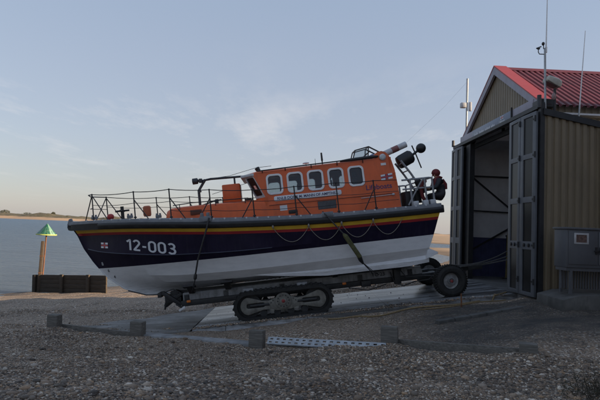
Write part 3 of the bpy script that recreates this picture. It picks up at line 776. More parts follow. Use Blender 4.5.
# roof, front, back, floor
b = MB(); rings = []
for a, dz in ((WF1+FX+.02,-.05),(WF1-.08,-.015),(WF1-.14,0),(4.0,0),(2.5,0),(1.36,0)):
    c = (3.335 if a > 4.2 else 3.345 if a > 3.5 else 3.37 if a > 2 else 3.39) + dz; h = wy(c)-.004 if a < WF1 else .80
    rings.append([(a,-h,c-.06),(a,-h,c-.02),(a,-h+.07,c+.035),(a,0,c+.06),(a,h-.07,c+.035),(a,h,c-.02),(a,h,c-.06),(a,0,c-.02)])
b.loft(rings); roof = b.build('cabin_roof', ORANGE, boat, sharp=40)
b = MB(); bp = [(1.40,3.36),(1.38,3.54),(1.30,3.60),(1.18,3.62),(1.06,3.58),(.97,3.48),(.90,3.30),(1.0,3.30)]
b.prism(bp, lambda x, y, t: (x, t, y), -1.08, 1.08); b.build('roof_hump', ORANGE, roof, sharp=50)
b = MB(); b.span((.84,-1.2,1.75),(.89,1.2,2.9)); b.span((.92,-1.15,2.9),(.97,1.15,3.4)); b.build('aft_bulkhead', ORANGE, boat)
b = MB(); b.span((.80,-.35,1.9),(.815,.35,3.1)); b.build('aft_door', DGREY, boat)
b = MB(); b.span((.9,-1.2,1.9),(4.8,1.2,1.93)); b.build('cabin_floor', DGREY, boat)
# windscreen: leaning forward, three front panes and a raked pane on each corner
def fmap(x, y, t): return (WF0 + FX + (WF1-.03-WF0)*y + t, x, 2.55 + (3.27-2.55)*y)
b = MB(); hs = [rrect(-.74,.12,-.28,.90,.07), rrect(-.22,.12,.22,.90,.07), rrect(.28,.12,.74,.90,.07)]
b.plate([(-.82,0),(.82,0),(.80,1),(-.80,1)], hs, fmap, -.05, 0.0); ws = b.build('windscreen', LGREY, boat)
for h in hs:
    b = MB(); b.prism(h, fmap, -.03, -.02); b.build('pane', GLASS, ws)
for s in (1,-1):
    def cmap(x, y, t, s=s):
        z = 2.55 + (3.27-2.55)*y
        return (WF0 + (WF1-.03-WF0)*y + FX*x + t*.75, s*((wy(z)-.004)*(1-x) + .81*x + t*.6), z)
    h = rrect(.13,.10,.90,.90,.10)
    b = MB(); b.plate([(0,0),(1,0),(1,1),(0,1)], [h], cmap, -.045, 0); cw = b.build('corner_screen', LGREY, boat)
    b = MB(); b.prism(h, cmap, -.03, -.02); b.build('pane', GLASS, cw)
b = MB(); b.prism([(WF0-.05,-1.22),(WF0+.02,-1.22),(WF0+FX-.02,-.80),(WF0+FX-.02,.80),(WF0+.02,1.22),(WF0-.05,1.22)], lambda x, y, t: (x, y, t), 1.95, 2.55); b.build('front_bulkhead', ORANGE, boat)
b = MB(); b.prism([(WF1-.06,-1.13),(WF1+.06,-1.12),(WF1+FX+.07,-.82),(WF1+FX+.07,.82),(WF1+.06,1.12),(WF1-.06,1.13)], lambda x, y, t: (x, y, t), 3.225, 3.315); b.build('windscreen_visor', LGREY, boat, bevel=.025)
for a, y in ((4.0,.45),(3.0,.5),(2.2,.5),(3.9,-.55),(2.9,-.55)):
    b = MB(); b.box((a,y,2.35),(.42,.42,.12)); b.box((a-.2,y,2.65),(.1,.40,.55)); b.box((a-.2,y,3.02),(.09,.24,.17)); b.box((a,y,2.1),(.12,.12,.4)); b.build('crew_seat', CURTAIN, boat, bevel=.03)
b = MB(); b.span((4.35,-1.0,1.95),(4.75,1.0,2.62)); b.build('helm_console', CURTAIN, boat, bevel=.03)
# roof equipment
b = MB(); b.cyl((3.5,.5,3.40),(3.5,.5,3.52),.012,n=8); b.lathe((3.5,.5,3.52),(0,0,1),[(.02,0),(.11,.01),(.10,.04),(.02,.06)],18); b.build('gps_dome', WHITE, roof)
b = MB(); b.cyl((3.2,.5,3.40),(3.19,.5,3.66),.012,.006,n=6); b.build('aerial', BLACK, roof)
b = MB(); b.cyl((2.95,.3,3.40),(2.95,.3,3.82),.022,n=8); b.cyl((2.95,.3,3.6),(2.95,.3,3.86),.035,.028,n=8); b.build('whip_mount', BLACK, roof)
b = MB(); b.lathe((5.0,.75,3.39),(.5,0,1),[(.03,0),(.07,.03),(.08,.14),(.03,.16)],14); b.build('search_lamp', BLACK, roof)
# hinged spray screen frame
b = MB(); fr = [(2.02,3.44),(1.90,3.78),(1.46,3.86),(1.52,3.46)]
for s in (.62,.10):
    for i in range(3): b.bar((fr[i][0],s,fr[i][1]),(fr[i+1][0],s,fr[i+1][1]),.035,.03,(0,1,0))
    b.bar((1.46,s,3.86),(1.05,s,3.60),.04,.035,(0,1,0)); b.bar((1.75,s,3.46),(1.42,s,3.72),.03,.03,(0,1,0))
for i in (1,2): b.bar((fr[i][0],.10,fr[i][1]),(fr[i][0],.62,fr[i][1]),.03,.03)
scr = b.build('upper_screen_frame', BLACK, boat)
b = MB(); b.prism([(1.98,3.48),(1.89,3.76),(1.50,3.83),(1.55,3.48)], lambda x, y, t: (x, t, y), .615, .623); b.build('screen_pane', GLASS, scr)
# folded mast tube with a red band, white hump canister
b = MB(); b.tube([(1.25,.35,3.50),(.93,.35,3.60),(.16,.35,3.86)], [.085,.10,.10], 16); mt = b.build('folded_mast', LGREY, boat)
b = MB(); q0 = Vector((.66,.35,3.69)); q1 = Vector((.44,.35,3.765)); b.tube([q0,q1],.103,16); b.build('red_band', REDDULL, mt)
b = MB(); b.tube([(1.55,.35,3.48),(1.30,.35,3.56),(1.05,.35,3.57)],[.05,.09,.06],12); b.build('blue_cover', basic('blue_cover',(.10,.17,.36),.6), boat)

# foredeck: folded mast spar with lamp, hatch box, cross bollard, buoys
b = MB(); b.tube([(7.02,0,2.4),(7.02,0,3.06),(6.78,0,3.40)], .045, 10); b.tube([(6.98,0,3.36),(6.6,0,3.40),(5.30,0,3.375)], [.03,.038,.035], 10); b.tube([(5.84,0,2.5),(5.84,0,3.40)], .03, 8); b.bar((7.0,0,3.05),(6.98,0,3.0),.14,.1)
b.tube([(5.30,0,3.375),(5.18,0,3.28)],.06,8); sp = b.build('folded_spar', DGREY, boat)
b = MB(); b.lathe((7.20,0,3.37),(-1,0,.05),[(.05,0),(.10,.01),(.10,.17),(.04,.2),(.04,.24)],16); b.box((6.93,0,3.375),(.1,.15,.13)); b.build('mast_lamp', DGREY, sp, bevel=.004)
b = MB(); b.tube([(6.75,0,3.41),(6.0,.0,3.44),(5.1,0,3.62),(4.6,0,3.63)],.008,6); b.tube([(6.6,0,2.9),(5.2,0,3.20)],.008,6); b.tube([(6.1,.4,3.35),(5.2,.4,3.30)],.007,6); b.build('stay_wire', BLACK, sp)
b = MB(); b.span((5.66,-.32,2.48),(6.24,.32,3.14)); b.build('hatch_box', ORANGE, boat, bevel=.035)
b = MB(); b.tube([(6.95,.2,2.55),(6.55,.2,2.66),(6.3,.2,2.68)],.025,8); b.box((6.45,.2,2.64),(.1,.1,.14)); b.box((5.45,.1,2.6),(.2,.5,.04)); b.build('deck_handle', BLACK, boat)
b = MB(); b.cyl((9.5,0,2.35),(9.5,0,2.80),.055,n=12); b.cyl((9.5,-.22,2.66),(9.5,.22,2.66),.03,n=10); b.cyl((9.28,0,2.66),(9.72,0,2.66),.032,n=10); b.lathe((9.5,0,2.36),(0,0,1),[(.16,0),(.16,.03),(.06,.05)],16); b.build('cross_bollard', BLACK, boat)
b = MB(); b.ell((9.85,.1,2.50),(.11,.11,.10),10); b.cyl((9.85,.1,2.38),(9.85,.1,2.48),.05,n=10); b.build('red_buoy', REDP, boat)
b = MB(); b.tube([(8.72,0,2.40),(8.72,0,2.45),(8.72,0,2.70),(8.72,0,2.74)],[.10,.125,.125,.09],16); b.build('vent_drum', BUOYO, boat)
for a, y in ((10.3,.25),(9.1,.6),(8.2,.75)):
    b = MB(); b.box((a,y,sheer(a)+.14),(.16,.12,.09)); b.cyl((a-.05,y,sheer(a)+.1),(a-.05,y,sheer(a)+.24),.03,n=10); b.cyl((a+.05,y,sheer(a)+.1),(a+.05,y,sheer(a)+.24),.03,n=10); b.build('mooring_cleat', GREYP, boat, bevel=.01)
# guard rails
ST = [(10.18,3.21,1), (8.72,3.09,1), (7.62,3.03,1), (6.46,2.89,-1), (5.24,2.76,-1), (4.03,2.73,1), (2.80,2.72,0), (1.69,2.67,-1)]
for s in (1,-1):
    tops = []
    for a, t, br in ST:
        y = s*(beam(a)-.08); c0 = sheer(a)+.03; yt = s*(beam(a)-.10)
        b = MB(); b.cyl((a,y,c0),(a,yt,t),.019,n=8); b.lathe((a,y,c0+.05),(0,0,1),[(.045,0),(.045,.03),(.02,.05)],12)
        b.ell((a,yt,t),(.028,.028,.028),6)
        if br:
            aa = a - .42*br*1.0 if br > 0 else a + .36
            if a > 10: aa = a + .33
            b.cyl((a,yt,c0+(t-c0)*.72 if a < 10 else t-.02),(aa, s*(beam(aa)-.09), sheer(aa)+.04),.016,n=8)
        if a > 10: b.cyl((a,yt,t-.03),(9.72, s*(beam(9.72)-.25), sheer(9.72)+.05),.016,n=8)
        b.build('stanchion', BLACK, boat); tops.append((a,yt,c0,t))
    for k, nm in ((1.0,'top_wire'),(.60,'middle_wire'),(.30,'lower_wire')):
        b = MB(); pts = []
        for i in range(len(tops)-1):
            (a0,y0,c0,t0),(a1,y1,c1,t1) = tops[i], tops[i+1]
            if k < .5 and i < 2: continue
            for j in range(6):
                u = j/5; sag = .05*(1-(2*u-1)**2)*(1 if i else 1.5)
                pts.append((a0+(a1-a0)*u, y0+(y1-y0)*u, (c0+(t0-c0)*k)*(1-u)+(c1+(t1-c1)*k)*u - sag*.5))
        if k > .2: pts.append((.9, s*1.45, 1.8+ .85*k))
        pp = [pts[0]]
        for p in pts[1:]:
            if (Vector(p)-Vector(pp[-1])).length > .02: pp.append(p)
        b.tube(pp, .013 if k == 1 else .009, 6); b.build(nm, BLACK, boat)
b = MB(); p = tops[0]; b.tube([(p[0],p[1],p[3]),(10.35,-.45,p[3]+.01),(10.45,0,p[3]+.0),(10.35,.45,p[3]+.01),(p[0],-p[1],p[3])],.017,8); b.tube([(p[0],p[1],2.8),(10.5,0,2.82),(p[0],-p[1],2.8)],.010,6); b.build('pulpit_rail', BLACK, boat)
b = MB(); b.box((6.63,1.90,2.06),(.34,.14,.16)); b.cyl((6.55,1.9,2.1),(6.55,1.9,2.24),.05,n=12); b.cyl((6.72,1.9,2.1),(6.72,1.9,2.24),.05,n=12); b.build('fairlead', GREYP, boat, bevel=.02)
b = MB(); b.box((3.15,1.90,1.83),(.34,.14,.14)); b.build('side_fairlead', GREYP, boat, bevel=.02)
# grab rope in loops along the port and starboard sides
GA = [4.75,3.73,2.78,1.85,.97]
for s in (1,-1):
    for i in range(4):
        a0, a1 = GA[i], GA[i+1]; pts = []
        for j in range(17):
            u = j/16; a = a0+(a1-a0)*u; c = sheer(a)-.27-.42*(1-(2*u-1)**2); pts.append((a, s*(hull_b(a, c)+.022), c))
        b = MB(); b.tube(pts, .009, 6); b.ell((a0, s*(beam(a0)+.04), sheer(a0)-.24),(.03,.05,.05),6); b.build('grab_rope', ROPE, boat)

# lettering
def text_mesh(body, size, bold=0):
    cu = bpy.data.curves.new('t', 'FONT'); cu.body = body; cu.size = size; cu.align_x = 'CENTER'; cu.align_y = 'CENTER'; cu.offset = bold; cu.resolution_u = 4
    ob = bpy.data.objects.new('t', cu); COL.objects.link(ob)
    bpy.context.view_layer.update()
    dg = bpy.context.evaluated_depsgraph_get()
    me = bpy.data.meshes.new_from_object(ob.evaluated_get(dg))
    bpy.data.objects.remove(ob); bpy.data.curves.remove(cu)
    V = [v.co.copy() for v in me.vertices]; F = [list(p.vertices) for p in me.polygons]
    bpy.data.meshes.remove(me); return V, F
def lettering(name, body, size, w, h, fn, mat, parent, bold=0):
    V, F = text_mesh(body, size, bold)
    x0 = min(v.x for v in V); x1 = max(v.x for v in V); y0 = min(v.y for v in V); y1 = max(v.y for v in V)
    b = MB(); b.add([fn((v.x-(x0+x1)/2)/(x1-x0)*w, (v.y-(y0+y1)/2)/(y1-y0)*h) for v in V], F); return b.build(name, mat, parent)
LETW = basic('white_lettering', (.55,.57,.62), .4, var=.06)
def arc(cx, cy, rx, ry, a0, a1, n=14): return [(cx + rx*math.cos(R(a0+(a1-a0)*i/n)), cy + ry*math.sin(R(a0+(a1-a0)*i/n))) for i in range(n+1)]
GLY = {'1': ([(-.02,.74),(.24,.93),(.24,0)], .46, 0), '2': (arc(.27,.70,.21,.22,165,-25) + [(.40,.52),(.07,.07),(.52,.07)], .66, 0), '-': ([(.05,.42),(.33,.42)], .48, 0),
       '0': (arc(.29,.71,.22,.22,0,180) + arc(.29,.29,.22,.22,180,360), .70, 1), '3': (arc(.27,.71,.20,.21,150,-75) + [(.22,.51)] + arc(.27,.28,.23,.22,78,-150), .64, 0)}
def stroke(b, pts, wd, closed, fn):
    P = []
    for i in range(len(pts) if closed else len(pts)-1):      # resample
        p, q = Vector(pts[i]), Vector(pts[(i+1) % len(pts)]); k = max(1, int((q-p).length/.04))
        P += [p.lerp(q, j/k) for j in range(k)]
    if not closed: P.append(Vector(pts[-1]))
    n = len(P); vs = []
    for i in range(n):
        t = (P[(i+1) % n] - P[i-1]) if closed else (P[min(i+1,n-1)] - P[max(i-1,0)]); t.normalize(); m = Vector((-t.y, t.x))*wd/2
        vs += [fn(*(P[i]+m)), fn(*(P[i]-m))]
    b.add(vs, [(2*i, 2*i+1, (2*i+3) % (2*n), (2*i+2) % (2*n)) for i in range(n if closed else n-1)])
b = MB(); x = 0; tot = sum(GLY[c][1] for c in '12-003') - .12
for ch in '12-003':
    P, adv, cl = GLY[ch]
    stroke(b, P, .155, cl, lambda u, v, x0=x: (lambda X, Y: (8.36 - X, hull_b(8.36-X, 1.44 - .19*X + Y) + .012, 1.44 - .19*X + Y))((x0+u-tot/2)/tot*1.50, (v-.5)*.33)); x += adv
b.build('hull_number', LETW, hull)
lettering('draught_mark', '8', .12, .07, .11, lambda x, y: (10.18 - x, hull_b(10.18-x, 1.05+y)+.01, 1.05+y), LETW, hull, .002)
for k, (a, c, t) in enumerate(((10.02,.82,'6'),(9.86,.60,'4'))):
    lettering('draught_mark', t, .12, .06, .10, lambda x, y, a=a, c=c: (a - x, hull_b(a-x, c+y)+.01, c+y), DGREY, hull, .002)
def onwall(a0, c0, off, slope=0): return lambda x, y: (a0 - x, wy(c0+y+slope*-x) + off, c0 + y - slope*x)
b = MB(); b.prism(rrect(2.57,2.395,4.63,2.545,.05), wmap(1), .004, .016); pl = b.build('name_board', SIGNW, wall if False else boat, bevel=.003)
lettering('name_lettering', 'RNLB DORIS M. MANN OF AMPTHILL', .2, 1.86, .085, onwall(3.60,2.47,.019), NAVYP, pl, .004)
lettering('logo_lettering', 'Lifeboats', .3, .80, .16, onwall(1.40,2.52,.006), PURPLE, boat, .004)
def flag(name, fn, w, h, parent):     # white flag with a red cross edged in blue
    b = MB(); e = [-w/2, -w*.13, -w*.07, w*.07, w*.13, w/2]; g = [-h/2, -h*.19, -h*.10, h*.10, h*.19, h/2]
    for i in range(5):
        for j in range(5):
            m = 2 if (i == 2 or j == 2) else 1 if (i in (1,3) or j in (1,3)) else 0
            b.add([fn(e[i],g[j]), fn(e[i+1],g[j]), fn(e[i+1],g[j+1]), fn(e[i],g[j+1])], [(0,1,2,3)], m)
    return b.build(name, [SIGNW, NAVYP, REDP], parent)
flag('house_flag', lambda x, y: (9.93 - x, hull_b(9.93-x, 1.62+y-.12*x)+.012, 1.62+y-.12*x), .26, .17, hull)
flag('logo_flag', onwall(1.12,2.80,.006,-.1), .36, .17, boat)

# stern gear
b = MB()
for y in (.9,.2): b.tube([(.55,y,3.28),(.28,y,2.85),(-.02,y,2.30)],.035,8)
for k in range(4): 
    u = k/3; b.tube([(.5-.45*u,.9,3.2-.75*u),(.5-.45*u,.2,3.2-.75*u)],.02,6)
b.build('aft_ladder', MGREY, boat)
b = MB(); d = Vector((-.46,0,.20)); d.normalize(); c0 = Vector((.26,.5,3.36)); b.lathe(c0 - d*.30, d, [(.10,0),(.20,.02),(.22,.12),(.22,.46),(.18,.52),(.08,.54)],20); dr = b.build('black_drum', BLACK, boat)
b = MB(); b.tube([(.02,.5,3.78),(-.09,.5,3.45),(-.21,.5,3.02)],.022,8); b.tube([c0+d*.2, Vector((-.26,.5,3.66))],.04,8); b.build('drum_bracket', BLACK, dr)
b = MB(); b.ell((-.27,.5,3.66),(.16,.16,.16),14); b.build('black_ball', BLACK, dr)
b = MB()
for s in (1.45,-1.45):
    b.tube([(.75,s,2.62),(-.1,s,2.62),(-.20,s*.96,2.60)],.028,8); b.tube([(.75,s,2.34),(-.2,s*.97,2.33)],.025,8)
    for a in (.5,.05,-.18): b.tube([(a,s,1.8),(a,s,2.62)],.032,8)
    b.tube([(.62,s,1.85),(.3,s,2.33),(.1,s,2.6)],.025,8)
for c in (2.62,2.34): b.tube([(-.20,-1.4,c),(-.20,1.4,c)],.026,8)
b.build('stern_rail', MGREY, boat)
b = MB(); b.tube([(.25+.02*math.sin(t), 1.2 + 0*t, 2.30) for t in (0,1)],.01); 
b = MB(); pts = [(-.0 + .13*math.cos(t), 1.30 , 2.22 + .30*math.sin(t)) for t in np.linspace(-1.9, 1.9, 18)]; b.tube(pts, .055, 10); b.build('horseshoe_buoy', REDDK, boat)
b = MB(); b.tube([(.18,1.1,2.62),(.16,1.1,2.58),(.02,1.1,2.22),(-.0,1.1,2.18)],[.06,.11,.11,.06],14); b.build('dark_canister', SUIT, boat)
b = MB(); b.span((.38,.8,1.80),(.66,1.35,2.28)); b.build('deck_locker', SUIT, boat, bevel=.03)
for a in (.42,.12,-.1): 
    b = MB(); b.box((a,1.5,1.88),(.16,.18,.14)); b.build('deck_fitting', LGREY, boat, bevel=.015)
b = MB(); b.tube([(.1,.6,1.9),(.1,.6,2.3)],.16,14); b.tube([(.1,.6,2.3),(.1,.6,2.34)],.06,10); b.build('capstan', BLACK, boat)

# ------------------------------------------------------------------ carriage (same slope as the slipway)
car = empty('launching_carriage', BLOC, BROT, 'dark steel launching carriage on two crawler tracks and two tyres carrying the lifeboat', 'trailer')
for s in (1,-1):
    b = MB(); b.span((.2,s*.38,-.33),(7.72,s*.62,-.10)); bm1 = b.build('upper_beam', CARR, car, bevel=.012)
    b = MB(); b.span((-.3,s*.34,-.50),(7.78,s*.65,-.335)); b.build('lower_beam', CARRDK, car, bevel=.012)
    if s == 1:
        lettering('beam_number', 'TC 23', .2, .42, .12, lambda x, y: (1.62-x, .627, -.20+y), DGREY, bm1, .004)
        for a in (7.55,2.72):
            b = MB(); b.box((a,.655,-.36),(.12,.04,.07)); b.build('side_lamp', LAMPO, bm1, bevel=.01)
for a in (.6,2.2,4.66,6.4,7.6):
    b = MB(); b.span((a-.09,-.62,-.46),(a+.09,.62,-.14)); b.build('cross_member', CARRDK, car, bevel=.01)
for a in (1.0,3.0,6.3,7.4):
    for s in (1,-1):
        b = MB(); b.prism([(.62,-.10),(.62,-.02),(1.18,.16),(1.24,.14),(.8,-.12)], lambda x, y, t, s=s: (t, s*x, y), a-.08, a+.08); ba_ = b.build('bilge_arm', CARRDK, car)
        b = MB(); b.box((a, s*1.15, .14),(.36,.24,.05), Matrix.Rotation(s*.3,3,'X')); b.build('bilge_pad', RUBBER, ba_)
b = MB(); b.span((.4,-.12,-.30),(8.2,.12,-.06)); b.build('keel_channel', CARRDK, car, bevel=.01)
# front winch frame and hooks
b = MB(); b.box((8.05,0,-.25),(.5,1.0,.22)); b.bar((8.35,.5,-.02),(7.8,.55,-.45),.1,.12); b.bar((8.35,.3,-.48),(7.75,.55,-.1),.09,.1); b.bar((8.45,-.5,-.1),(8.45,.5,-.1),.12,.14); b.cyl((8.0,-.4,-.15),(8.0,.45,-.15),.14,n=16); b.bar((8.3,.45,-.35),(8.33,.45,-.56),.05,.05); b.bar((7.95,.62,-.40),(7.75,.62,-.55),.06,.05)
b.build('winch_frame', CARRDK, car, bevel=.01)
b = MB(); b.tube([(8.4,.35,-.1),(8.9,.3,-.06),(9.5,.12,.12)],.018,6); b.tube([(8.3,.55,-.02),(8.0,.6,.06),(7.75,.62,-.1)],.016,6); b.build('bow_wire', CABLE, car)
b = MB(); b.box((7.76,.66,-.56),(.22,.10,.07), Matrix.Rotation(.5,3,'Y')); b.build('white_shackle', WHITE, car, bevel=.015)
# crawler track unit
def track(s):
    u = empty('crawler_track', (4.67, s*1.40, -.595)); u.parent = car
    hl, r = 1.02, .40
    def path(d, rr):       # point and normal at distance along the stadium
        P = 2*hl*2 + 2*PI*rr; d %= P
        if d < 2*hl: return (-hl+d, rr), (0,1)
        d -= 2*hl
        if d < PI*rr: t = PI/2 - d/rr; return (hl+rr*math.cos(t), rr*math.sin(t)), (math.cos(t), math.sin(t))
        d -= PI*rr
        if d < 2*hl: return (hl-d, -rr), (0,-1)
        d -= 2*hl; t = -PI/2 - d/rr; return (-hl+rr*math.cos(t), rr*math.sin(t)), (math.cos(t), math.sin(t))
    b = MB(); P = 4*hl + 2*PI*r; n = 96; rings = []
    for i in range(n):
        (x, z), (nx_, nz_) = path(i*P/n, r)
        rings.append([(x+nx_*o, y, z+nz_*o) for o, y in ((-.07,-.2),(.03,-.2),(.03,.2),(-.07,.2))])
    b.loft(rings, closed=True); belt = b.build('track_belt', TYRE, u)
    b = MB(); nl = 44
    for i in range(nl):
        (x, z), (nx_, nz_) = path(i*P/nl, r); M = Matrix(((nz_,0,nx_),(0,1,0),(-nx_,0,nz_)))
        b.box((x+nx_*.036, 0, z+nz_*.036), (.062,.40,.036), M); b.box((x+nx_*.05, s*.195, z+nz_*.05), (.045,.03,.03), M); b.box((x-nx_*.085, s*-.05, z-nz_*.085), (.05,.05,.05), M)
    b.build('track_lugs', TYRE, u)
    y0 = s*.10
    poly = []
    for sx in (1,-1):
        q = [(.22,.17),(.42,.10),(.62,.12),(.98,.24)] + [(1.0+.26*math.cos(t), .26*math.sin(t)) for t in np.linspace(1.35,-1.35,12)] + [(.98,-.24),(.62,-.15),(.42,-.14),(.22,-.20)]
        poly += q if sx == 1 else [(-x, y) for x, y in reversed(q)]
    hsx = [rrect(.55,-.07,1.08,.07,.05), rrect(-1.08,-.07,-.55,.07,.05)]
    b = MB(); b.plate(poly, hsx, lambda x, y, t: (x, y0 + s*t, y), -.05, .0); fr_ = b.build('side_frame', TRACKP, u, bevel=.008)
    for sx in (1,-1): b = MB(); b.span((sx*.5, y0 - s*.14, -.10),(sx*1.12, y0-s*.06, .10)); b.cyl((sx*.42, y0-s*.03, .0),(sx*.98, y0-s*.03, 0),.05,n=10); b.build('tension_ram', CARRDK, u)
    b = MB(); b.lathe((0, y0, .06),(0,s,0),[(.24,0),(.24,.03),(.20,.05),(.19,.05),(.19,.045),(.10,.045),(.10,.08),(.0,.085)],32)
    for k in range(12): t = k*PI/6; b.cyl((.165*math.cos(t), y0+s*.04, .06+.165*math.sin(t)),(.165*math.cos(t), y0+s*.065, .06+.165*math.sin(t)),.018,n=6,m=1)
    for sx in (1,-1):
        for k in range(3): b.cyl((sx*(.30+.06*k), y0, .10-.06*k),(sx*(.30+.06*k), y0+s*.02, .10-.06*k),.016,n=6,m=1)
    b.build('hub', [TRACKP, CARRDK], u)
    b = MB(); b.lathe((0, y0+s*.082, .06),(0,s,0),[(.05,0),(.05,.02),(.03,.03)],14); b.build('red_hub_cap', REDULL, u)
    for sx in (1,-1):
        b = MB(); b.lathe((sx*1.0, s*-.17, 0),(0,s,0),[(.1,0),(.35,0),(.35,.18),(.1,.18)],28); b.build('idler_wheel', CARRDK, u)
    for k in range(4):
        b = MB(); b.lathe((-.6+.4*k, s*-.15, -.26),(0,s,0),[(.02,0),(.10,0),(.10,.20),(.02,.20)],18); b.build('bottom_roller', CARRDK, u)
    b = MB(); b.span((-.7,-s*.15,-.12),(.7,s*.03,.12)); b.cyl((0,0,.06),(0,-s*.95,.1),.10,n=16); b.build('track_beam', CARRDK, u)
    b = MB(); b.span((-.75, -s*.22, .40),(-.45, -s*.02, .50)); b.build('track_stop', CARR, u); b = MB(); b.span((.85, -s*.22, .40),(1.15, -s*.02, .50)); b.build('track_stop', CARR, u)
track(1); track(-1)
# road wheels at the shore end
def wheel(s):
    u = empty('wheel', (-.37 if s > 0 else -.62, s*1.42, -.535)); u.parent = car; u.scale = (.945,1,.945)
    b = MB(); b.lathe((0,-s*.17,0),(0,s,0),[(.25,.03),(.30,.0),(.40,-.012),(.47,.02),(.505,.07),(.512,.17),(.505,.27),(.47,.32),(.40,.352),(.31,.34),(.29,.31),(.25,.28),(.25,.03)],48,caps=False)
    ty = b.build('tyre', TYRE, u); b = MB()
    for k in range(40):
        t = 2*PI*k/40
        for yy, o in ((-.08,0),(.08,.5)): 
            tt = t + o*2*PI/40; M = Matrix.Rotation(-tt+PI/2,3,'Y')
            b.box((.508*math.cos(tt), yy, .508*math.sin(tt)), (.045,.15,.022), M@Matrix.Rotation(.35 if yy>0 else -.35,3,'Z'))
    b.build('tread_blocks', TYRE, u)
    b = MB(); b.lathe((0,-s*.16,0),(0,s,0),[(.0,.20),(.07,.21),(.09,.29),(.10,.29),(.11,.21),(.20,.18),(.255,.20),(.285,.28),(.30,.305),(.305,.30),(.27,.28),(.25,.05),(.0,.05)],36)
    for k in range(8): t = k*PI/4; b.cyl((.15*math.cos(t), s*.0, .15*math.sin(t)),(.15*math.cos(t), s*.05, .15*math.sin(t)),.016,n=6)
    rm = b.build('rim', RIM, u)
    b = MB(); b.lathe((0,s*.12,0),(0,s,0),[(.045,0),(.045,.03),(.02,.04)],14); b.build('red_hub_cap', REDULL, u)
wheel(1); wheel(-1)
b = MB(); b.cyl((-.34,-1.35,-.515),(-.34,1.35,-.515),.09,n=16); b.bar((-.34,-.9,-.5),(-.34,.9,-.5),.2,.22); b.bar((-.34,.5,-.42),(.5,.5,-.42),.16,.18); b.bar((-.34,-.5,-.42),(.5,-.5,-.42),.16,.18); b.build('axle', CARRDK, car, bevel=.01)
b = MB(); b.bar((-.2,.5,-.42),(-1.5,0,-.40),.12,.14); b.bar((-.2,-.5,-.42),(-1.5,0,-.40),.12,.14); b.bar((-1.4,0,-.4),(-2.0,0,-.42),.12,.12); b.build('drawbar', CARRDK, car, bevel=.01)
b = MB(); b.tube([(1.25,.72,-.15),(1.15,.75,-.5),(.9,.8,-.62),(.5,.8,-.52),(.1,.9,-.50),(-.1,1.0,-.3)],.02,6); b.tube([(.95,.7,-.1),(.8,.9,-.35),(.3,1.1,-.34),(-.2,1.15,-.4)],.016,6); b.tube([(2.6,.7,-.5),(2.0,.75,-.64),(1.4,.7,-.52)],.016,6); b.build('hydraulic_hose', CABLE, car)
b = MB(); b.span((.95,.62,-.55),(1.15,.80,-.08)); b.build('bracket', CARRDK, car, bevel=.01); b = MB(); b.span((1.9,.62,-.52),(2.2,.78,-.34)); b.build('bracket', CARRDK, car, bevel=.01)

# tie-down straps holding the boat on the carriage
def W(p): return BM @ Vector(p)
st = empty('tie_down_strap', W((6.5,1.9,1.9)), (0,0,0), 'dark tie down rope with hook running from the bow fairlead to the carriage', 'strap', 'tie down straps')
rel = lambda p: W(p) - W((6.5,1.9,1.9))
b = MB(); b.tube([rel(p) for p in ((6.52,1.99,2.08),(6.60,2.05,1.8),(6.95,1.9,.95),(7.1,1.68,.5))],.024,8); b.tube([rel(p) for p in ((7.12,1.66,.38),(7.3,1.2,.05),(7.45,.68,-.12))],.016,8); b.build('rope', CABLE, st)
b = MB(); b.tube([rel(p) for p in ((7.09,1.69,.54),(7.1,1.68,.5),(7.12,1.66,.40),(7.13,1.65,.36))],[.025,.05,.05,.02],8); b.build('hook', BLACK, st)
st = empty('tie_down_strap', W((2.9,1.95,1.7)), (0,0,0), 'thick tie down strap with olive padded sleeve across the middle of the hull', 'strap', 'tie down straps')
rel2 = lambda p: W(p) - W((2.9,1.95,1.7))
b = MB(); b.tube([rel2(p) for p in ((3.28,1.9,1.92),(3.20,2.02,1.80),(2.74,2.06,1.18))],.02,8); b.build('strap_end', CABLE, st); b = MB(); b.tube([rel2(p) for p in ((2.30,1.82,.36),(2.02,1.62,.03),(1.80,.74,-.18))],.016,8); b.tube([rel2(p) for p in ((2.30,1.82,.36),(1.93,1.60,.0),(1.62,.74,-.2))],.012,8); b.build('strap_end', CABLE, st)
b = MB(); b.tube([rel2(p) for p in ((2.78,2.06,1.23),(2.72,2.07,1.15),(2.36,1.92,.52),(2.33,1.88,.46))],[.03,.07,.07,.035],10); b.build('padded_sleeve', GREENPAD, st)
b = MB(); b.tube([rel2(p) for p in ((2.36,1.9,.50),(2.33,1.87,.42),(2.26,1.8,.30))],[.07,.065,.03],10); b.build('ratchet', BLACK, st)

# dark drain kerb between the yard and the slipway
b = MB(); K0, K1 = Vector((3.3,11.3,-.62)), Vector((6.35,12.42,-.24))
for k in range(7): b.bar(K0.lerp(K1, k/7+.004), K0.lerp(K1, (k+1)/7-.004), .16, .24)
tag(b.build('drain_kerb', CONCDK, bevel=.015), kind='structure')
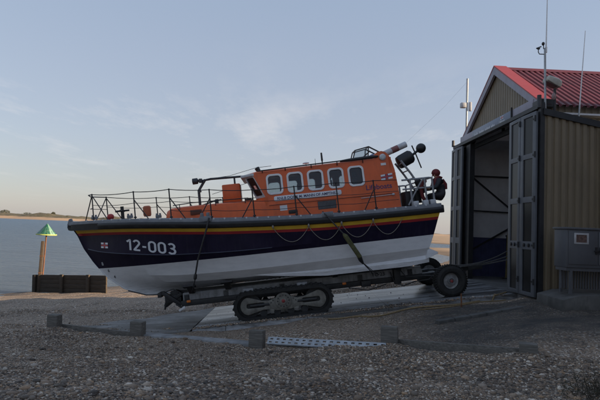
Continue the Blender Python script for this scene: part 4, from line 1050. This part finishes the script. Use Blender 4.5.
# ------------------------------------------------------------------ boathouse
YAW = R(1.0); BH0 = Vector((6.40, 12.7, zt(6.3)+.02))
bh = empty('boathouse', BH0, (0,0,YAW), 'khaki clad lifeboat boathouse with red ribbed roof and open folding doors', 'building')
ZB = BH0.z; GP = .30
def zw(z): return z - ZB
EAVE, APEX = zw(5.36), zw(7.24); QC = 3.5; QE0, QE1 = .62, 6.38; LEN = 12.5
def corr(b, s0, s1, fn, top, bot=lambda s: 0, pitch=.19, dep=.045):
    n = max(1, int(round((s1-s0)/pitch))); pr = [(0,0),(.30,0),(.42,1),(.88,1)]
    cols = []
    for i in range(n):
        for u, d in pr: cols.append((s0 + (i+u)*(s1-s0)/n, d*dep))
    cols.append((s1, 0)); o = len(b.v)
    for s, d in cols: b.v.append(tuple(fn(s, d, bot(s)))); b.v.append(tuple(fn(s, d, top(s))))
    for i in range(len(cols)-1): b.f.append([o+2*i, o+2*i+2, o+2*i+3, o+2*i+1]); b.m.append(0)
slope = lambda q: APEX - abs(q-QC)*(APEX-EAVE)/(QC-QE0)
# near side wall (stands proud of the eave, its capping falls to the back)
capz = lambda p: zw(4.98) - .19*min(p, 5)
b = MB(); corr(b, .06, LEN, lambda s, d, z: (s, -d, z), lambda s: capz(s)-.10, lambda s: .12); b.build('side_wall', CLAD, bh, flat=True)
b = MB(); b.prism([(0,capz(0)),(5,capz(5)),(LEN,capz(5)),(LEN,capz(5)-.17),(5,capz(5)-.17),(0,capz(0)-.17)], lambda x, y, t: (x, t, y), -.09, .10); b.build('wall_capping', FRAMEB, bh)
b = MB(); b.prism([(0.02,capz(0)-.04),(5,capz(5)-.04),(LEN,capz(5)-.04),(LEN,capz(5)-.12),(5,capz(5)-.12),(0.02,capz(0)-.12)], lambda x, y, t: (x, t, y), .105, .70); b.build('lean_to_roof', CLAD, bh)
b = MB(); b.span((.0,-.07,-.1),(LEN,.1,.14)); b.build('wall_plinth', FRAMEB, bh)
b = MB(); corr(b, .3, LEN, lambda s, d, z: (s, QE0-d-.02, z), lambda s: EAVE-.004, lambda s: 3.0); b.build('upper_side_wall', basic('cream_sheet',(.36,.33,.27),.6,var=.1), bh, flat=True)
b = MB(); corr(b, .0, LEN, lambda s, d, z: (s, 6.85+d, z), lambda s: slope(6.89)-.02); b.build('far_wall', CLAD, bh, flat=True)
b = MB(); b.span((.15,6.74,1.55),(LEN,6.80,slope(6.8)-.04)); b.build('wall_lining', LINING, bh)
b = MB(); b.span((.15,6.70,0),(LEN,6.80,1.545)); 
for i in range(40): b.span((.2+i*.3,6.685,0.02),(.215+i*.3,6.70,1.53))
b.build('dado_boards', BLUEDADO, bh)
b = MB(); b.span((LEN-.1,.1,0),(LEN,6.8,APEX-1.5)); b.build('back_wall', LINING, bh)
b = MB(); b.prism([(.1,0),(6.8,0),(6.8,slope(6.8)-.02),(QC,APEX-.03),(QE0,EAVE-.03),(.1,EAVE-1)], lambda x, y, t: (t, x, y), LEN+.01, LEN+.06); b.build('back_gable', CLAD, bh)
b = MB(); b.span((.2,.12,0),(LEN,.16,capz(5)-.3)); b.build('near_lining', LINING, bh)
b = MB()   # brace lines and rails on the far lining
b.bar((.7,6.67,3.95),(2.55,6.67,2.50),.05,.08,(0,1,0)); b.bar((.5,6.67,2.62),(4.2,6.67,2.56),.05,.07,(0,1,0)); b.bar((.55,6.67,.95),(3.1,6.67,2.5),.05,.08,(0,1,0)); b.bar((.5,6.67,4.02),(6,6.67,4.02),.05,.1,(0,1,0))
b.bar((.3,6.66,0),(.3,6.66,EAVE-.3),.12,.2,(0,1,0)); b.bar((5.0,6.66,0),(5.0,6.66,EAVE-.3),.12,.2,(0,1,0))
b.build('wall_bracing', FRAMEB, bh)
b = MB()
for p0, p1 in ((GP,4.55),(6.45,7.75),(9.65,LEN)): b.prism([(QC,slope(QC)-.06),(6.9,slope(6.9)-.06),(6.9,slope(6.9)-.09),(QC,slope(QC)-.09)], lambda x, y, t: (t, x, y), p0, p1); b.build('roof_liner', LINING, bh); b = MB()
b.span((GP,.70,slope(.7)-.20),(LEN,QC,slope(.7)-.18)); b.build('roof_liner', LINING, bh)
b = MB()   # roof frames
for p in (.5,3.5,6.5,9.5): 
    b.bar((p,.7,EAVE-.35),(p,6.3,EAVE-.35),.1,.16); b.bar((p,.7,EAVE-.2),(p,QC,APEX-.25),.1,.14); b.bar((p,6.3,EAVE-.2),(p,QC,APEX-.25),.1,.14); b.bar((p,QC,EAVE-.3),(p,QC,APEX-.3),.08,.08,(0,1,0)); b.build('roof_truss', FRAMEB, bh); b = MB()
b = MB(); b.span((.3,.3,EAVE-1.25),(LEN-.2,6.74,EAVE-1.15)) if False else b.span((.5,.3,EAVE-.42),(LEN-.2,4.3,EAVE-.37)); b.build('ceiling', LINING, bh)
# roof
slope = lambda q: APEX - abs(q-QC)*(APEX-EAVE)/(QC-QE0)
nrm = Vector((0, -(APEX-EAVE), -(QC-QE0))).normalized()
b = MB()
for side in (-1,1):
    L_ = QC-QE0+(.32 if side < 0 else .62)
    def rf(s, d, t, side=side): q = QC + side*t*L_; nn = Vector((0, side*(APEX-EAVE), QC-QE0)).normalized(); return Vector((s, q, slope(q))) + nn*d
    for p0, p1 in ([(GP-.07, LEN+.2)] if side < 0 else [(GP-.07,4.6),(6.4,7.8),(9.6,LEN+.2)]): corr(b, p0, p1, rf, lambda s: 1, lambda s: .0, pitch=.195, dep=.055)
roof_ = b.build('roof', ROOFR, bh, flat=True)
b = MB(); b.prism([(QC-.22,slope(QC-.22)+.075),(QC,APEX+.10),(QC+.22,slope(QC+.22)+.075),(QC,APEX+.06)], lambda x, y, t: (t, x, y), GP-.07, LEN+.2); b.build('ridge_cap', ROOFR, roof_)
b = MB()
for side in (-1,1):
    e = QC + side*(QC-QE0+.16)
    b.prism([(QC,APEX+.14),(e,slope(e)+.10),(e,slope(e)+.065),(QC,APEX+.09)], lambda x, y, t: (t, x, y), GP-.17, GP+.26)
b.build('verge_flashing', FLASH, roof_)
for p0, p1 in ((4.6,6.4),(7.8,9.6)):  # rooflights added on the unseen far slope to brighten the interior
    b = MB(); b.prism([(QC+.1,slope(QC+.1)+.03),(7.0,slope(7.0)+.03),(7.0,slope(7.0)+.02),(QC+.1,slope(QC+.1)+.02)], lambda x, y, t: (t, x, y), p0-.05, p1+.05); b.build('added_rooflight', FROST, roof_)
# gable and bargeboards
b = MB(); corr(b, QE0, 2*QC-QE0, lambda s, d, z: (GP-.02-d, s, z), lambda s: slope(s)-.05, lambda s: zw(5.28), pitch=.17, dep=.014); b.build('gable_wall', CLAD, bh, flat=True)
for side in (-1,1):
    e = QC + side*(QC-QE0+.10); b = MB()
    b.prism([(QC,APEX+.085),(e,slope(e)+.06),(e,slope(e)-.17),(QC,APEX-.18)], lambda x, y, t: (t, x, y), GP-.16, GP-.08); b.build('bargeboard', LILAC, bh)
b = MB(); b.span((GP-.18,.75,zw(5.12)),(GP-.06,6.60,zw(5.46))); b.build('fascia', LILAC, bh, bevel=.01)
b = MB(); b.span((-.10,.0,zw(5.0)),(.08,6.8,zw(5.115))); b.build('door_head', FRAMEB, bh)
b = MB(); b.span((.10,.28,zw(5.13)),(.5,.74,zw(5.34))); b.build('gutter_box', BLACK, bh)
# posts
b = MB(); b.span((-.06,-.04,0),(.05,.10,zw(5.15))); b.build('door_post', FRAMEB, bh)
b = MB(); b.span((-.06,6.72,0),(.14,6.88,zw(5.15))); b.build('door_post', FRAMEB, bh)
b = MB(); b.span((.02,5.22,0),(.20,5.62,zw(4.95))); b.build('inner_column', FRAMEB, bh)
# folding door leaves
def leaf(q0, q1, p0, p1, h):
    d = empty('door', (p0, q0, .05)); d.parent = bh; ang = math.atan2(q1-q0, p1-p0); d.rotation_euler = (0,0,ang)
    L = math.hypot(q1-q0, p1-p0); rows_ = [(.10,1.24),(1.46,2.52),(2.68,3.72),(3.86,h-.10)]
    st_ = .15 if L > .7 else .13
    hol = [[(st_,a),(L-st_,a),(L-st_,c),(st_,c)] for a, c in rows_]
    b = MB(); b.plate([(0,0),(L,0),(L,h),(0,h)], hol, lambda x, y, t: (x, t, y), -.035, .035); fr_ = b.build('door_frame', DOORP, d, bevel=.006)
    for i, (a, c) in enumerate(rows_):
        b = MB(); b.span((st_-.02,-.008,a-.02),(L-st_+.02,.008,c+.02)); b.build('door_pane', DGLASS, d)
    for z in (.4,1.36,2.6,3.8,h-.2): b = MB(); b.cyl((0,.055,z-.08),(0,.055,z+.08),.022,n=8); b.box((.06,.045,z),(.12,.02,.05)); b.build('hinge', FRAMEB, d)
    for x in (L*.35,L*.65): b = MB(); b.lathe((x,.035,1.36),(0,1,0),[(.05,0),(.05,.03),(.03,.035)],12); b.build('bolt_plate', BLACK, d)
leaf(.04,.80,-.12,-.16,4.98); leaf(.82,1.60,-.16,-.12,4.98)
leaf(6.78,6.16,-.12,-.17,4.98); leaf(6.14,5.60,-.17,-.12,4.98)
for x, y, z0, z1 in ((-.1,6.80,5.1,5.36),(-.1,-.02,5.0,5.34),(0,.22,5.0,5.25)):
    b = MB(); b.cyl((x,y,zw(z0)),(x,y,zw(z1)),.055,n=10); b.build('pivot_cap', DGREY, bh)
# red downpipe at the side
b = MB(); b.tube([(1.56,-.12,.2),(1.56,-.12,capz(1.56)-.2)],.045,10); b.build('downpipe', basic('dark_red_pipe',(.10,.015,.018),.5), bh)

def SW(p): return Matrix.Translation(BH0) @ Matrix.Rotation(YAW, 4, 'Z') @ Vector(p)
# fascia sign
sg = empty('fascia_sign', SW((GP-.20,3.6,zw(5.29))), (0,0,YAW), 'long blue grey sign board fixed under the boathouse gable', 'sign')
b = MB(); b.span((-.025,-1.55,-.15),(.012,1.62,.15)); sb = b.build('sign_board', SIGNB, sg, bevel=.005)
b = MB(); b.span((-.03,-1.60,-.175),(.015,-1.552,.24)); b.build('end_trim', FRAMEB, sg)
lettering('sign_lettering', 'Lifeboats', .2, .42, .11, lambda x, y: (-.031, -.95 - x, -.055+y), SIGNW, sb, .003)
flag('sign_flag', lambda x, y: (-.031, -.95-x, .07+y), .22, .10, sb)
b = MB()
for i in range(24):
    q = 1.35 - i*.075
    if i % 7 != 5: b.span((-.032,q-.026,-.085),(-.027,q+.026,-.02 if i % 3 else .0))
b.build('faint_lettering', LETW, sb)

# floodlight, aerial masts
fl = empty('floodlight', SW((.36,.06,capz(.4))), (0,0,YAW), 'pale floodlight with tilted head on a short dark pole above the side wall', 'floodlight'); fl.scale = (.8,.8,.84)
b = MB(); b.cyl((0,0,-.02),(0,0,.78),.045,n=12); b.span((-.08,-.06,-.02),(.08,.06,.02)); b.build('pole', FRAMEB, fl)
M_ = Matrix.Rotation(R(24),3,'Y')
b = MB(); rings = []
for x, hy, z0, z1 in ((-.34,.15,-.03,.06),(-.30,.19,-.07,.12),(.02,.20,-.10,.17),(.16,.16,-.08,.15),(.22,.08,-.03,.08)):
    rings.append([M_ @ Vector((x, y, z)) + Vector((-.02,0,.95)) for y, z in ((-hy,z0),(hy,z0),(hy,z1*.6),(hy*.6,z1),(-hy*.6,z1),(-hy,z1*.6))])
b.loft(rings); hd = b.build('lamp_head', basic('pale_lamp_casing',(.42,.40,.35),.5), fl, bevel=.01)
b = MB(); b.box(M_ @ Vector((-.1,0,-.095)) + Vector((-.02,0,.95)), (.36,.30,.02), M_); b.build('lens', basic('lamp_lens',(.13,.10,.10),.2), hd)
b = MB(); b.ell((-.06,-.05,.52),(.07,.04,.12),10); b.tube([(-.05,-.03,.6),(-.02,0,.75)],.012,6); b.build('control_gear', basic('pink_grey',(.30,.2,.2),.5), fl)
am = empty('aerial_mast', SW((.10,.04,capz(.1)-.02)), (0,0,YAW), 'tall white whip aerial with wind gauge on a grey pole at the near door post', 'aerial', 'aerials on the boathouse')
b = MB(); b.cyl((0,0,-.1),(-.03,0,1.72),.028,n=10); b.build('pole', STEEL, am)
b = MB(); b.cyl((.0,0,1.6),(.0,0,1.75),.03,n=8); b.cyl((.0,0,1.7),(.02,0,3.25),.019,.011,n=8); b.build('whip', WHITE, am)
b = MB(); b.tube([(-.03,0,1.55),(-.18,0,1.55),(-.21,0,1.60),(-.21,0,1.68)],.012,6); b.ell((-.21,0,1.70),(.05,.02,.03),8); b.bar((-.27,0,1.70),(-.13,0,1.76),.012,.03)
b.cyl((-.07,0,1.70),(-.07,0,1.80),.012,n=6); b.ell((-.08,0,1.84),(.04,.04,.05),8); b.build('wind_gauge', BLACK, am)
a2 = empty('aerial_mast', SW((1.0,.02,capz(1.0))), (R(-2),R(5),YAW), 'plain thin white whip aerial leaning right on the side wall capping', 'aerial', 'aerials on the boathouse')
b = MB(); b.cyl((0,0,0),(0,0,.35),.022,n=8); b.build('aerial_base', STEEL, a2)
b = MB(); b.cyl((0,0,.3),(.0,0,2.45),.016,.009,n=8); b.build('whip', WHITE, a2)
AERP = (7.02, 20.4, 6.1)
a3 = empty('aerial_mast', AERP, (0,0,YAW), 'short thick white aerial with bracket box behind the far eave', 'aerial', 'aerials on the boathouse')
b = MB(); b.cyl((0,0,-7.4),(0,0,1.25),.04,n=10); b.build('pole', STEEL, a3)
b = MB(); b.cyl((0,0,1.2),(0,0,2.15),.045,n=10); b.ell((0,0,2.15),(.05,.05,.04),8); b.build('white_tube', LGREY, a3)
b = MB(); b.span((-.28,-.1,.88),(-.05,.1,1.10)); b.span((.08,-.06,.75),(.20,.06,1.15)); b.build('bracket_box', LGREY, a3, bevel=.03)
b = MB(); b.tube([(0,0,2.05),(-.9,.3,.95),(-2.4,.8,-.6)],.0022,5); b.build('guy_wire', CABLE, a3)

# cabinet by the side wall
cb_ = empty('equipment_cabinet', (6.32,11.35,.33), (0,0,YAW), 'grey steel double door cabinet with a notice standing against the boathouse side wall', 'cabinet')
b = MB(); b.span((0,0,.52),(1.5,.52,1.42)); bd = b.build('cabinet_body', CABIN, cb_, bevel=.012)
b = MB(); b.span((-.03,-.04,1.42),(1.53,.56,1.47)); b.build('cabinet_lid', CABIN, cb_, bevel=.01)
for x0, x1 in ((.05,.735),(.765,1.45)):
    b = MB(); b.span((x0,-.022,.60),(x1,.0,1.38)); dd = b.build('cabinet_door', CABIN, cb_, bevel=.006)
    b = MB(); xx = .70 if x0 < .5 else .80
    b.span((xx-.02,-.05,.85),(xx+.02,-.022,1.02)); b.box((xx,-.06,.93),(.12,.02,.03)); b.build('handle', BLACK, dd)
b = MB(); b.span((.17,-.032,1.08),(.52,-.024,1.34)); nt_ = b.build('notice', NOTICE, cb_, bevel=.003)
b = MB(); b.span((.22,-.036,1.12),(.47,-.0325,1.30)); b.build('notice_print', basic('notice_print',(.10,.06,.05),.6,var=.6,scale=22), nt_)
b = MB(); b.span((.92,-.032,1.10),(1.12,-.024,1.36)); b.build('notice', NOTICE, cb_, bevel=.003)
b = MB(); b.span((.02,.03,.44),(1.48,.49,.52)); b.build('base_tray', CABIN, cb_)
for x in (.14,1.36):
    for y in (.06,.46): b = MB(); b.span((x-.03,y-.03,-.1),(x+.03,y+.03,.44)); b.build('leg', CABIN, cb_)
b = MB()
for i in range(22): b.span((.05+i*.066,.30,0),(.085+i*.066,.33,.44))
b.build('back_slats', CABIN, cb_)
b = MB(); b.prism([(6.2,-.25),(6.2,.10),(6.6,.22),(9,.32),(9,-.25)], lambda x, y, t: (x, t, y), 11.25, 12.5); tag(b.build('concrete_plinth', CONCDK, bevel=.02), kind='structure')

# items just inside the doorway
wb = empty('workbench', SW((2.35,5.9,0)), (0,0,YAW), 'dark bench with a box and clutter inside the boathouse doorway', 'bench')
b = MB(); b.span((-.5,-.3,1.62),(.6,.3,1.68)); b.build('bench_top', FRAMEB, wb)
for x in (-.45,.55):
    for y in (-.25,.25): b = MB(); b.span((x-.03,y-.03,0),(x+.03,y+.03,1.62)); b.build('leg', FRAMEB, wb)
bx = empty('tool_box', SW((2.2,5.85,1.68)), (0,0,YAW), 'dark blue tool box on the bench inside the boathouse', 'tool box')
b = MB(); b.span((-.35,-.2,0),(.1,.2,.3)); b.build('case', BLUEDADO, bx, bevel=.02)
b = MB(); b.tube([(-.25,0,.29),(-.25,0,.36),(0,0,.36),(0,0,.29)],.015,6); b.build('handle', BLACK, bx)
tw = empty('white_tray', SW((2.65,5.75,1.68)), (0,0,YAW), 'small white tray beside the tool box inside the boathouse', 'tray')
b = MB(); b.plate([(-.2,-.15),(.2,-.15),(.2,.15),(-.2,.15)], [[(-.17,-.12),(.17,-.12),(.17,.12),(-.17,.12)]], lambda x, y, t: (x,y,t), 0, .10); b.span((-.19,-.14,0),(.19,.14,.015)); b.build('tray', WHITE, tw)
yp_ = empty('marker_pole', SW((1.75,5.85,0)), (0,R(2),YAW), 'upright dull yellow pole standing inside the boathouse doorway', 'pole')
b = MB(); b.cyl((0,0,0),(0,0,1.75),.05,n=10); b.build('shaft', basic('dull_yellow',(.19,.15,.06),.7), yp_); b = MB(); b.cyl((0,0,0),(0,0,.05),.16,n=16); b.build('foot', FRAMEB, yp_)
rk = empty('clothing_rack', SW((3.0,6.35,0)), (0,0,YAW), 'dark upright rack frame against the lined wall inside the boathouse', 'rack')
b = MB(); b.span((-.3,-.05,0),(-.22,.05,2.6)); b.span((.3,-.05,0),(.38,.05,2.6)); [b.span((-.3,-.04,z),(.38,.04,z+.05)) for z in (1.9,2.3,2.55)]; b.build('frame', FRAMEB, rk)
for k, (q, sag, lab) in enumerate(((.9,.42,'uppermost grey hose sagging from the carriage into the boathouse'), (.45,.30,'middle grey hose sagging from the carriage into the boathouse'), (.1,.16,'lowest grey hose sagging from the carriage into the boathouse'))):
    p0 = W((-.55 - .1*k, .95 - .55*k, -.12 - .12*k)); p1 = SW((2.3,5.2-.75*k,1.72-.2*k)); pts = []
    for j in range(17): u = j/16; p = p0.lerp(p1, u); p.z -= sag*4*u*(1-u)*.8; pts.append(p - p0)
    b = MB(); b.tube(pts, .022, 8); o = b.build('hose', HOSE, None, loc=p0); tag(o, lab, 'hose', 'hoses from the carriage to the boathouse')

# ropes lying on the slipway edge
def ground_rope(name, pts, r, mat, lab):
    P = []
    for i in range(len(pts)-1):
        for j in range(10):
            u = j/10; x = pts[i][0]+(pts[i+1][0]-pts[i][0])*u; y = pts[i][1]+(pts[i+1][1]-pts[i][1])*u + .03*math.sin(x*5)
            zz = max(float(terr(x, y)), zt(x)+.03 if 13.78 < y < 17.5 and -2.9 < x < 6.3 else -9)
            P.append((x, y, zz + r))
    b = MB(); b.tube(P, r, 7); tag(b.build(name, mat), lab, 'rope', 'ropes along the slipway edge')
ground_rope('rope', [(.9,13.25),(2.0,13.0),(3.2,13.05),(4.4,13.2),(5.4,13.6),(6.2,14.2)], .022, TANROPE, 'thick tan rope lying along the near slipway edge under the stern')
ground_rope('rope', [(3.3,12.85),(4.2,12.95),(5.0,13.3),(5.9,13.45)], .016, TANROPE, 'thinner tan rope curving past the near tyre')
b = MB(); b.tube([(0,0,-.3),(.005,0,.20),(-.005,.01,.42)],[.02,.022,.018],8); o = b.build('iron_stake', RUST, None, loc=(4.35,12.75,-.45)); tag(o, 'thin rusty iron stake standing beside the near tyre', 'stake')

# ------------------------------------------------------------------ groyne and beacon
GL = Vector((-15.75,29.2,-3.4)); GR_ = Vector((-11.2,27.7,-3.25))
gr = empty('groyne', GL, (0,R(-3.4),math.atan2(GR_.y-GL.y, GR_.x-GL.x)), 'dark timber plank groyne running down the beach behind the bow', 'groyne')
Lg = (GR_-GL).length + .5
for k in range(4):
    b = MB(); b.span((-.05,-.05-.01*(k%2),.42+k*.26),(Lg,.05,.42+k*.26+.257)); b.build('plank', GROYW, gr, bevel=.012)
for x in (.15,2.2,4.1):
    b = MB(); b.span((x-.1,-.2,-.5),(x+.1,-.07,1.50 if x > 1 else 1.46)); b.build('post', GROYW, gr, bevel=.015)
tp = empty('timber_post', (-15.42,29.05,-3.4), (0,R(.8),R(15)), 'tall weathered timber post at the sea end of the groyne', 'post')
b = MB(); b.span((-.085,-.085,-.6),(.085,.085,3.5)); b.build('shaft', POSTW, tp, bevel=.02)
b = MB(); 
for z in (1.6,2.6): b.box((0,0,z),(.19,.19,.05))
b.build('iron_band', RUST, tp)
bc = empty('beacon', (-15.69,29.6,-3.35), (0,R(1),0), 'green cone topped navigation beacon on a rusty pole by the groyne', 'beacon')
b = MB(); b.cyl((.15,0,-.6),(.15,0,3.9),.042,n=10); b.build('pole', RUST, bc)
tm = empty('topmark', (.15,0,3.80)); tm.parent = bc; n = 18
for k in range(n):
    t0 = 2*PI*k/n; t1 = t0 + 2*PI/n*.86; b = MB(); rr_ = []
    P0 = Vector((.56*math.cos(t0),.56*math.sin(t0),.05)); P1 = Vector((.56*math.cos(t1),.56*math.sin(t1),.05)); A0 = Vector((.03*math.cos(t0),.03*math.sin(t0),.70)); A1 = Vector((.03*math.cos(t1),.03*math.sin(t1),.70))
    inn = Vector((math.cos((t0+t1)/2), math.sin((t0+t1)/2), .8)).normalized()*-.02
    b.add([P0,P1,A1,A0,P0+inn,P1+inn,A1+inn,A0+inn],[(0,1,2,3),(7,6,5,4),(0,4,5,1),(1,5,6,2),(2,6,7,3),(3,7,4,0)]); b.build('slat', (GREENB, GREENB, GREENP, GREENB, GREENP)[(k*7) % 5], tm)
b = MB(); b.tube([(.555*math.cos(2*PI*k/36),.555*math.sin(2*PI*k/36),.03) for k in range(36)],.035,8,closed=True); b.bar((-.55,0,.03),(.55,0,.03),.05,.05); b.bar((0,-.55,.03),(0,.55,.03),.05,.05); b.build('base_ring', GREENY, tm)

# ------------------------------------------------------------------ crew member on the after deck
pr_root = W((-.46,1.05,1.66)); per = empty('person', pr_root, (0,0,R(183)), 'crew member in dark drysuit and red helmet crouching on the after deck', 'person')
def skin(name, verts, edges, radii, mat, parent, sub=2):
    me = bpy.data.meshes.new(name); me.from_pydata(verts, edges, []); me.materials.append(mat)
    o = bpy.data.objects.new(name, me); COL.objects.link(o); o.parent = parent
    sk_ = o.modifiers.new('skin', 'SKIN'); sk_.use_smooth_shade = True
    for v, r in zip(me.skin_vertices[0].data, radii): v.radius = (r, r) if not isinstance(r, tuple) else r
    me.skin_vertices[0].data[0].use_root = True
    s_ = o.modifiers.new('sub', 'SUBSURF'); s_.levels = sub; s_.render_levels = sub
    return o
# local frame: +x forward (towards the bow), +y port, z up; crouched, leaning forward over the rail
def bodyv(g=0):
    v = [(-.02,0,.42),(0,0,.58),(.05,0,.74),(.10,0,.86),(.13,0,.94),(.155,0,1.03),(.17,0,1.10)]
    e = [(0,1),(1,2),(2,3),(3,4),(4,5),(5,6)]
    r = [.15,.14,.155,.10,.055,.085,.07]
    for s in (1,-1):
        o = len(v); v += [(.10,s*.18,.82),(.22,s*.23,.62),(.42,s*.20,.58),(.50,s*.19,.59)]; e += [(3,o),(o,o+1),(o+1,o+2),(o+2,o+3)]; r += [.075,.055,.042,.038]
        o2 = len(v); v += [(.0,s*.10,.36),(.34,s*.15,.40),(.20,s*.14,.06),(.32,s*.15,.03)]; e += [(0,o2),(o2,o2+1),(o2+1,o2+2),(o2+2,o2+3)]; r += [.115,.075,.05,.045]
        h = o + 3
        for k in range(4):
            f = len(v); y = s*(.165+.02*k); L_ = (.055,.065,.06,.045)[k]
            v += [(.545,y,.60+.004*k),(.545+L_*.6,y,.588),(.545+L_*.75,y,.555)]; e += [(h,f),(f,f+1),(f+1,f+2)]; r += [.011,.010,.008]
        f = len(v); v += [(.52,s*.15,.575),(.555,s*.135,.555)]; e += [(h,f),(f,f+1)]; r += [.013,.010]
    return v, e, r
v, e, r = bodyv(); skin('body', v, e, r, SKIN, per, 2)
sv = [(-.02,0,.42),(0,0,.58),(.05,0,.74),(.10,0,.86),(.13,0,.93)]; se = [(0,1),(1,2),(2,3),(3,4)]; sr = [.18,.165,.18,.125,.08]
for s in (1,-1):
    o = len(sv); sv += [(.10,s*.18,.82),(.22,s*.23,.62),(.42,s*.20,.58)]; se += [(3,o),(o,o+1),(o+1,o+2)]; sr += [.10,.075,.055]
    o = len(sv); sv += [(.0,s*.10,.36),(.34,s*.15,.40),(.20,s*.14,.06),(.32,s*.15,.03)]; se += [(0,o),(o,o+1),(o+1,o+2),(o+2,o+3)]; sr += [.135,.095,.068,.06]
skin('drysuit', sv, se, sr, SUIT, per, 2)
b = MB(); b.tube([(.17,.11,.60),(.21,.12,.74),(.20,.11,.86),(.10,.09,.97),(-.02,.04,.95)],[.05,.06,.055,.045,.035],10); b.tube([(.17,-.11,.60),(.21,-.12,.74),(.20,-.11,.86),(.10,-.09,.97),(-.02,-.04,.95)],[.05,.06,.055,.045,.035],10); b.tube([(-.17,0,.60),(-.14,0,.75),(-.05,0,.90)],[.05,.07,.05],10); b.build('lifejacket', REDDK, per)
b = MB(); b.tube([(.06+.075*math.cos(2*PI*k/20)*1.0,.075*math.sin(2*PI*k/20),.955+.02*math.cos(2*PI*k/20)) for k in range(20)],.022,8,closed=True); b.build('yellow_collar', YELLOW, per)
b = MB(); b.ell((.155,0,1.10),(.135,.115,.125),12); b.bar((.24,-.09,1.09),(.24,.09,1.09),.07,.02,(0,0,1)); b.build('helmet', REDDK, per, bevel=0)
b = MB()   # face: nose, eyes, mouth, ears
b.ell((.262,0,1.005),(.022,.014,.02),8); b.ell((.225,.088,1.01),(.018,.01,.025),6) ; b.ell((.225,-.088,1.01),(.018,.01,.025),6); b.build('nose_and_ears', SKIN, per)
b = MB(); b.ell((.246,.03,1.028),(.008,.011,.006),6); b.ell((.246,-.03,1.028),(.008,.011,.006),6); b.bar((.245,-.022,.968),(.245,.022,.968),.008,.006); b.build('eyes_and_mouth', CURTAIN, per)

# ------------------------------------------------------------------ building added out of view to shade the foreground, yard and boat
nb = empty('shade_building', (13.5,-21,-.2), (0,0,0), 'long brick building added out of view on the right to shade the foreground', 'building')
BR, nt, bb = nodes('red_brick'); tcx = N(nt, 'ShaderNodeTexCoord').outputs['Object']
bt = N(nt, 'ShaderNodeTexBrick'); bt.inputs['Scale'].default_value = 4; bt.inputs['Color1'].default_value = (.22,.09,.06,1); bt.inputs['Color2'].default_value = (.28,.13,.09,1); bt.inputs['Mortar'].default_value = (.3,.28,.25,1)
nt.links.new(mapped(nt, tcx, (1,1,1), (0,R(90),0)), bt.inputs['Vector']); nt.links.new(bt.outputs['Color'], bb.inputs['Base Color']); bb.inputs['Roughness'].default_value = .9
b = MB(); holes = [[(y,1),(y+1.3,1),(y+1.3,2.6),(y,2.6)] for y in range(2,30,4)] + [[(y,4.2),(y+1.3,4.2),(y+1.3,5.8),(y,5.8)] for y in range(2,30,4)]
b.plate([(0,0),(32.0,0),(32.0,7.6),(0,7.6)], holes, lambda x, y, t: (t, x, y), 0, .3); b.span((.3,0,0),(9,.3,7.6)); b.span((.3,31.7,0),(9,32.0,7.6)); b.span((8.7,.3,0),(9,31.7,7.6)); b.build('wall', BR, nb)
for y in range(2,30,4):
    for z in (1,4.2): 
        f_ = MB().plate([(y,z),(y+1.3,z),(y+1.3,z+1.6),(y,z+1.6)], [[(y+.08,z+.08),(y+1.22,z+.08),(y+1.22,z+1.52),(y+.08,z+1.52)]], lambda x, yy, t: (t, x, yy), .1, .18).build('window', WHITE, nb)
        MB().span((.13,y+.05,z+.05),(.15,y+1.25,z+1.55)).build('pane', DGLASS, f_)
b = MB(); b.prism([(-.4,7.5),(4.5,10.6),(9.4,7.5),(9.4,7.35),(-.4,7.35)], lambda x, y, t: (x, t, y), -.4, 32.4); b.build('roof', basic('slate_roof',(.07,.07,.08),.7,scale=2), nb)

# dark dead scrub at the edge of the yard
sc_ = empty('scrub_bush', (3.62,5.35,float(terr(3.62,5.35))-.05), label='dark twiggy scrub bush at the lower right corner on the shingle', cat='bush')
b = MB()
for _ in range(420):
    a = random.uniform(0, 2*PI); r0 = random.uniform(0,.45); h = random.uniform(.10,.34)*(1.15-r0); x, y = r0*math.cos(a)*1.25, r0*math.sin(a)
    q = Vector((random.gauss(0,.09), random.gauss(0,.09), h)); b.tube([(x,y,0), Vector((x,y,0))+q*.55, Vector((x,y,0))+q+Vector((random.gauss(0,.03),random.gauss(0,.03),0))], [.0030,.0025,.001], 4)
b.build('twigs', basic('dead_twigs', (.06,.05,.036), .9, var=.4), sc_)
b = MB(); 
for _ in range(2600):
    a = random.uniform(0, 2*PI); r0 = .5*random.random()**.6; h = random.random()**.8*.34*(1.12-r0); c = Vector((r0*math.cos(a)*1.3, r0*math.sin(a), h)); e = [Vector((random.gauss(0,1),random.gauss(0,1),random.gauss(0,1))).normalized()*random.uniform(.008,.02) for _ in range(3)]
    b.add([c+e[0],c+e[1],c+e[2]],[(0,1,2)])
b.build('leaves', leaf_mat('scrub_leaf', (.035,.036,.024), (.075,.068,.042)), sc_, flat=True)
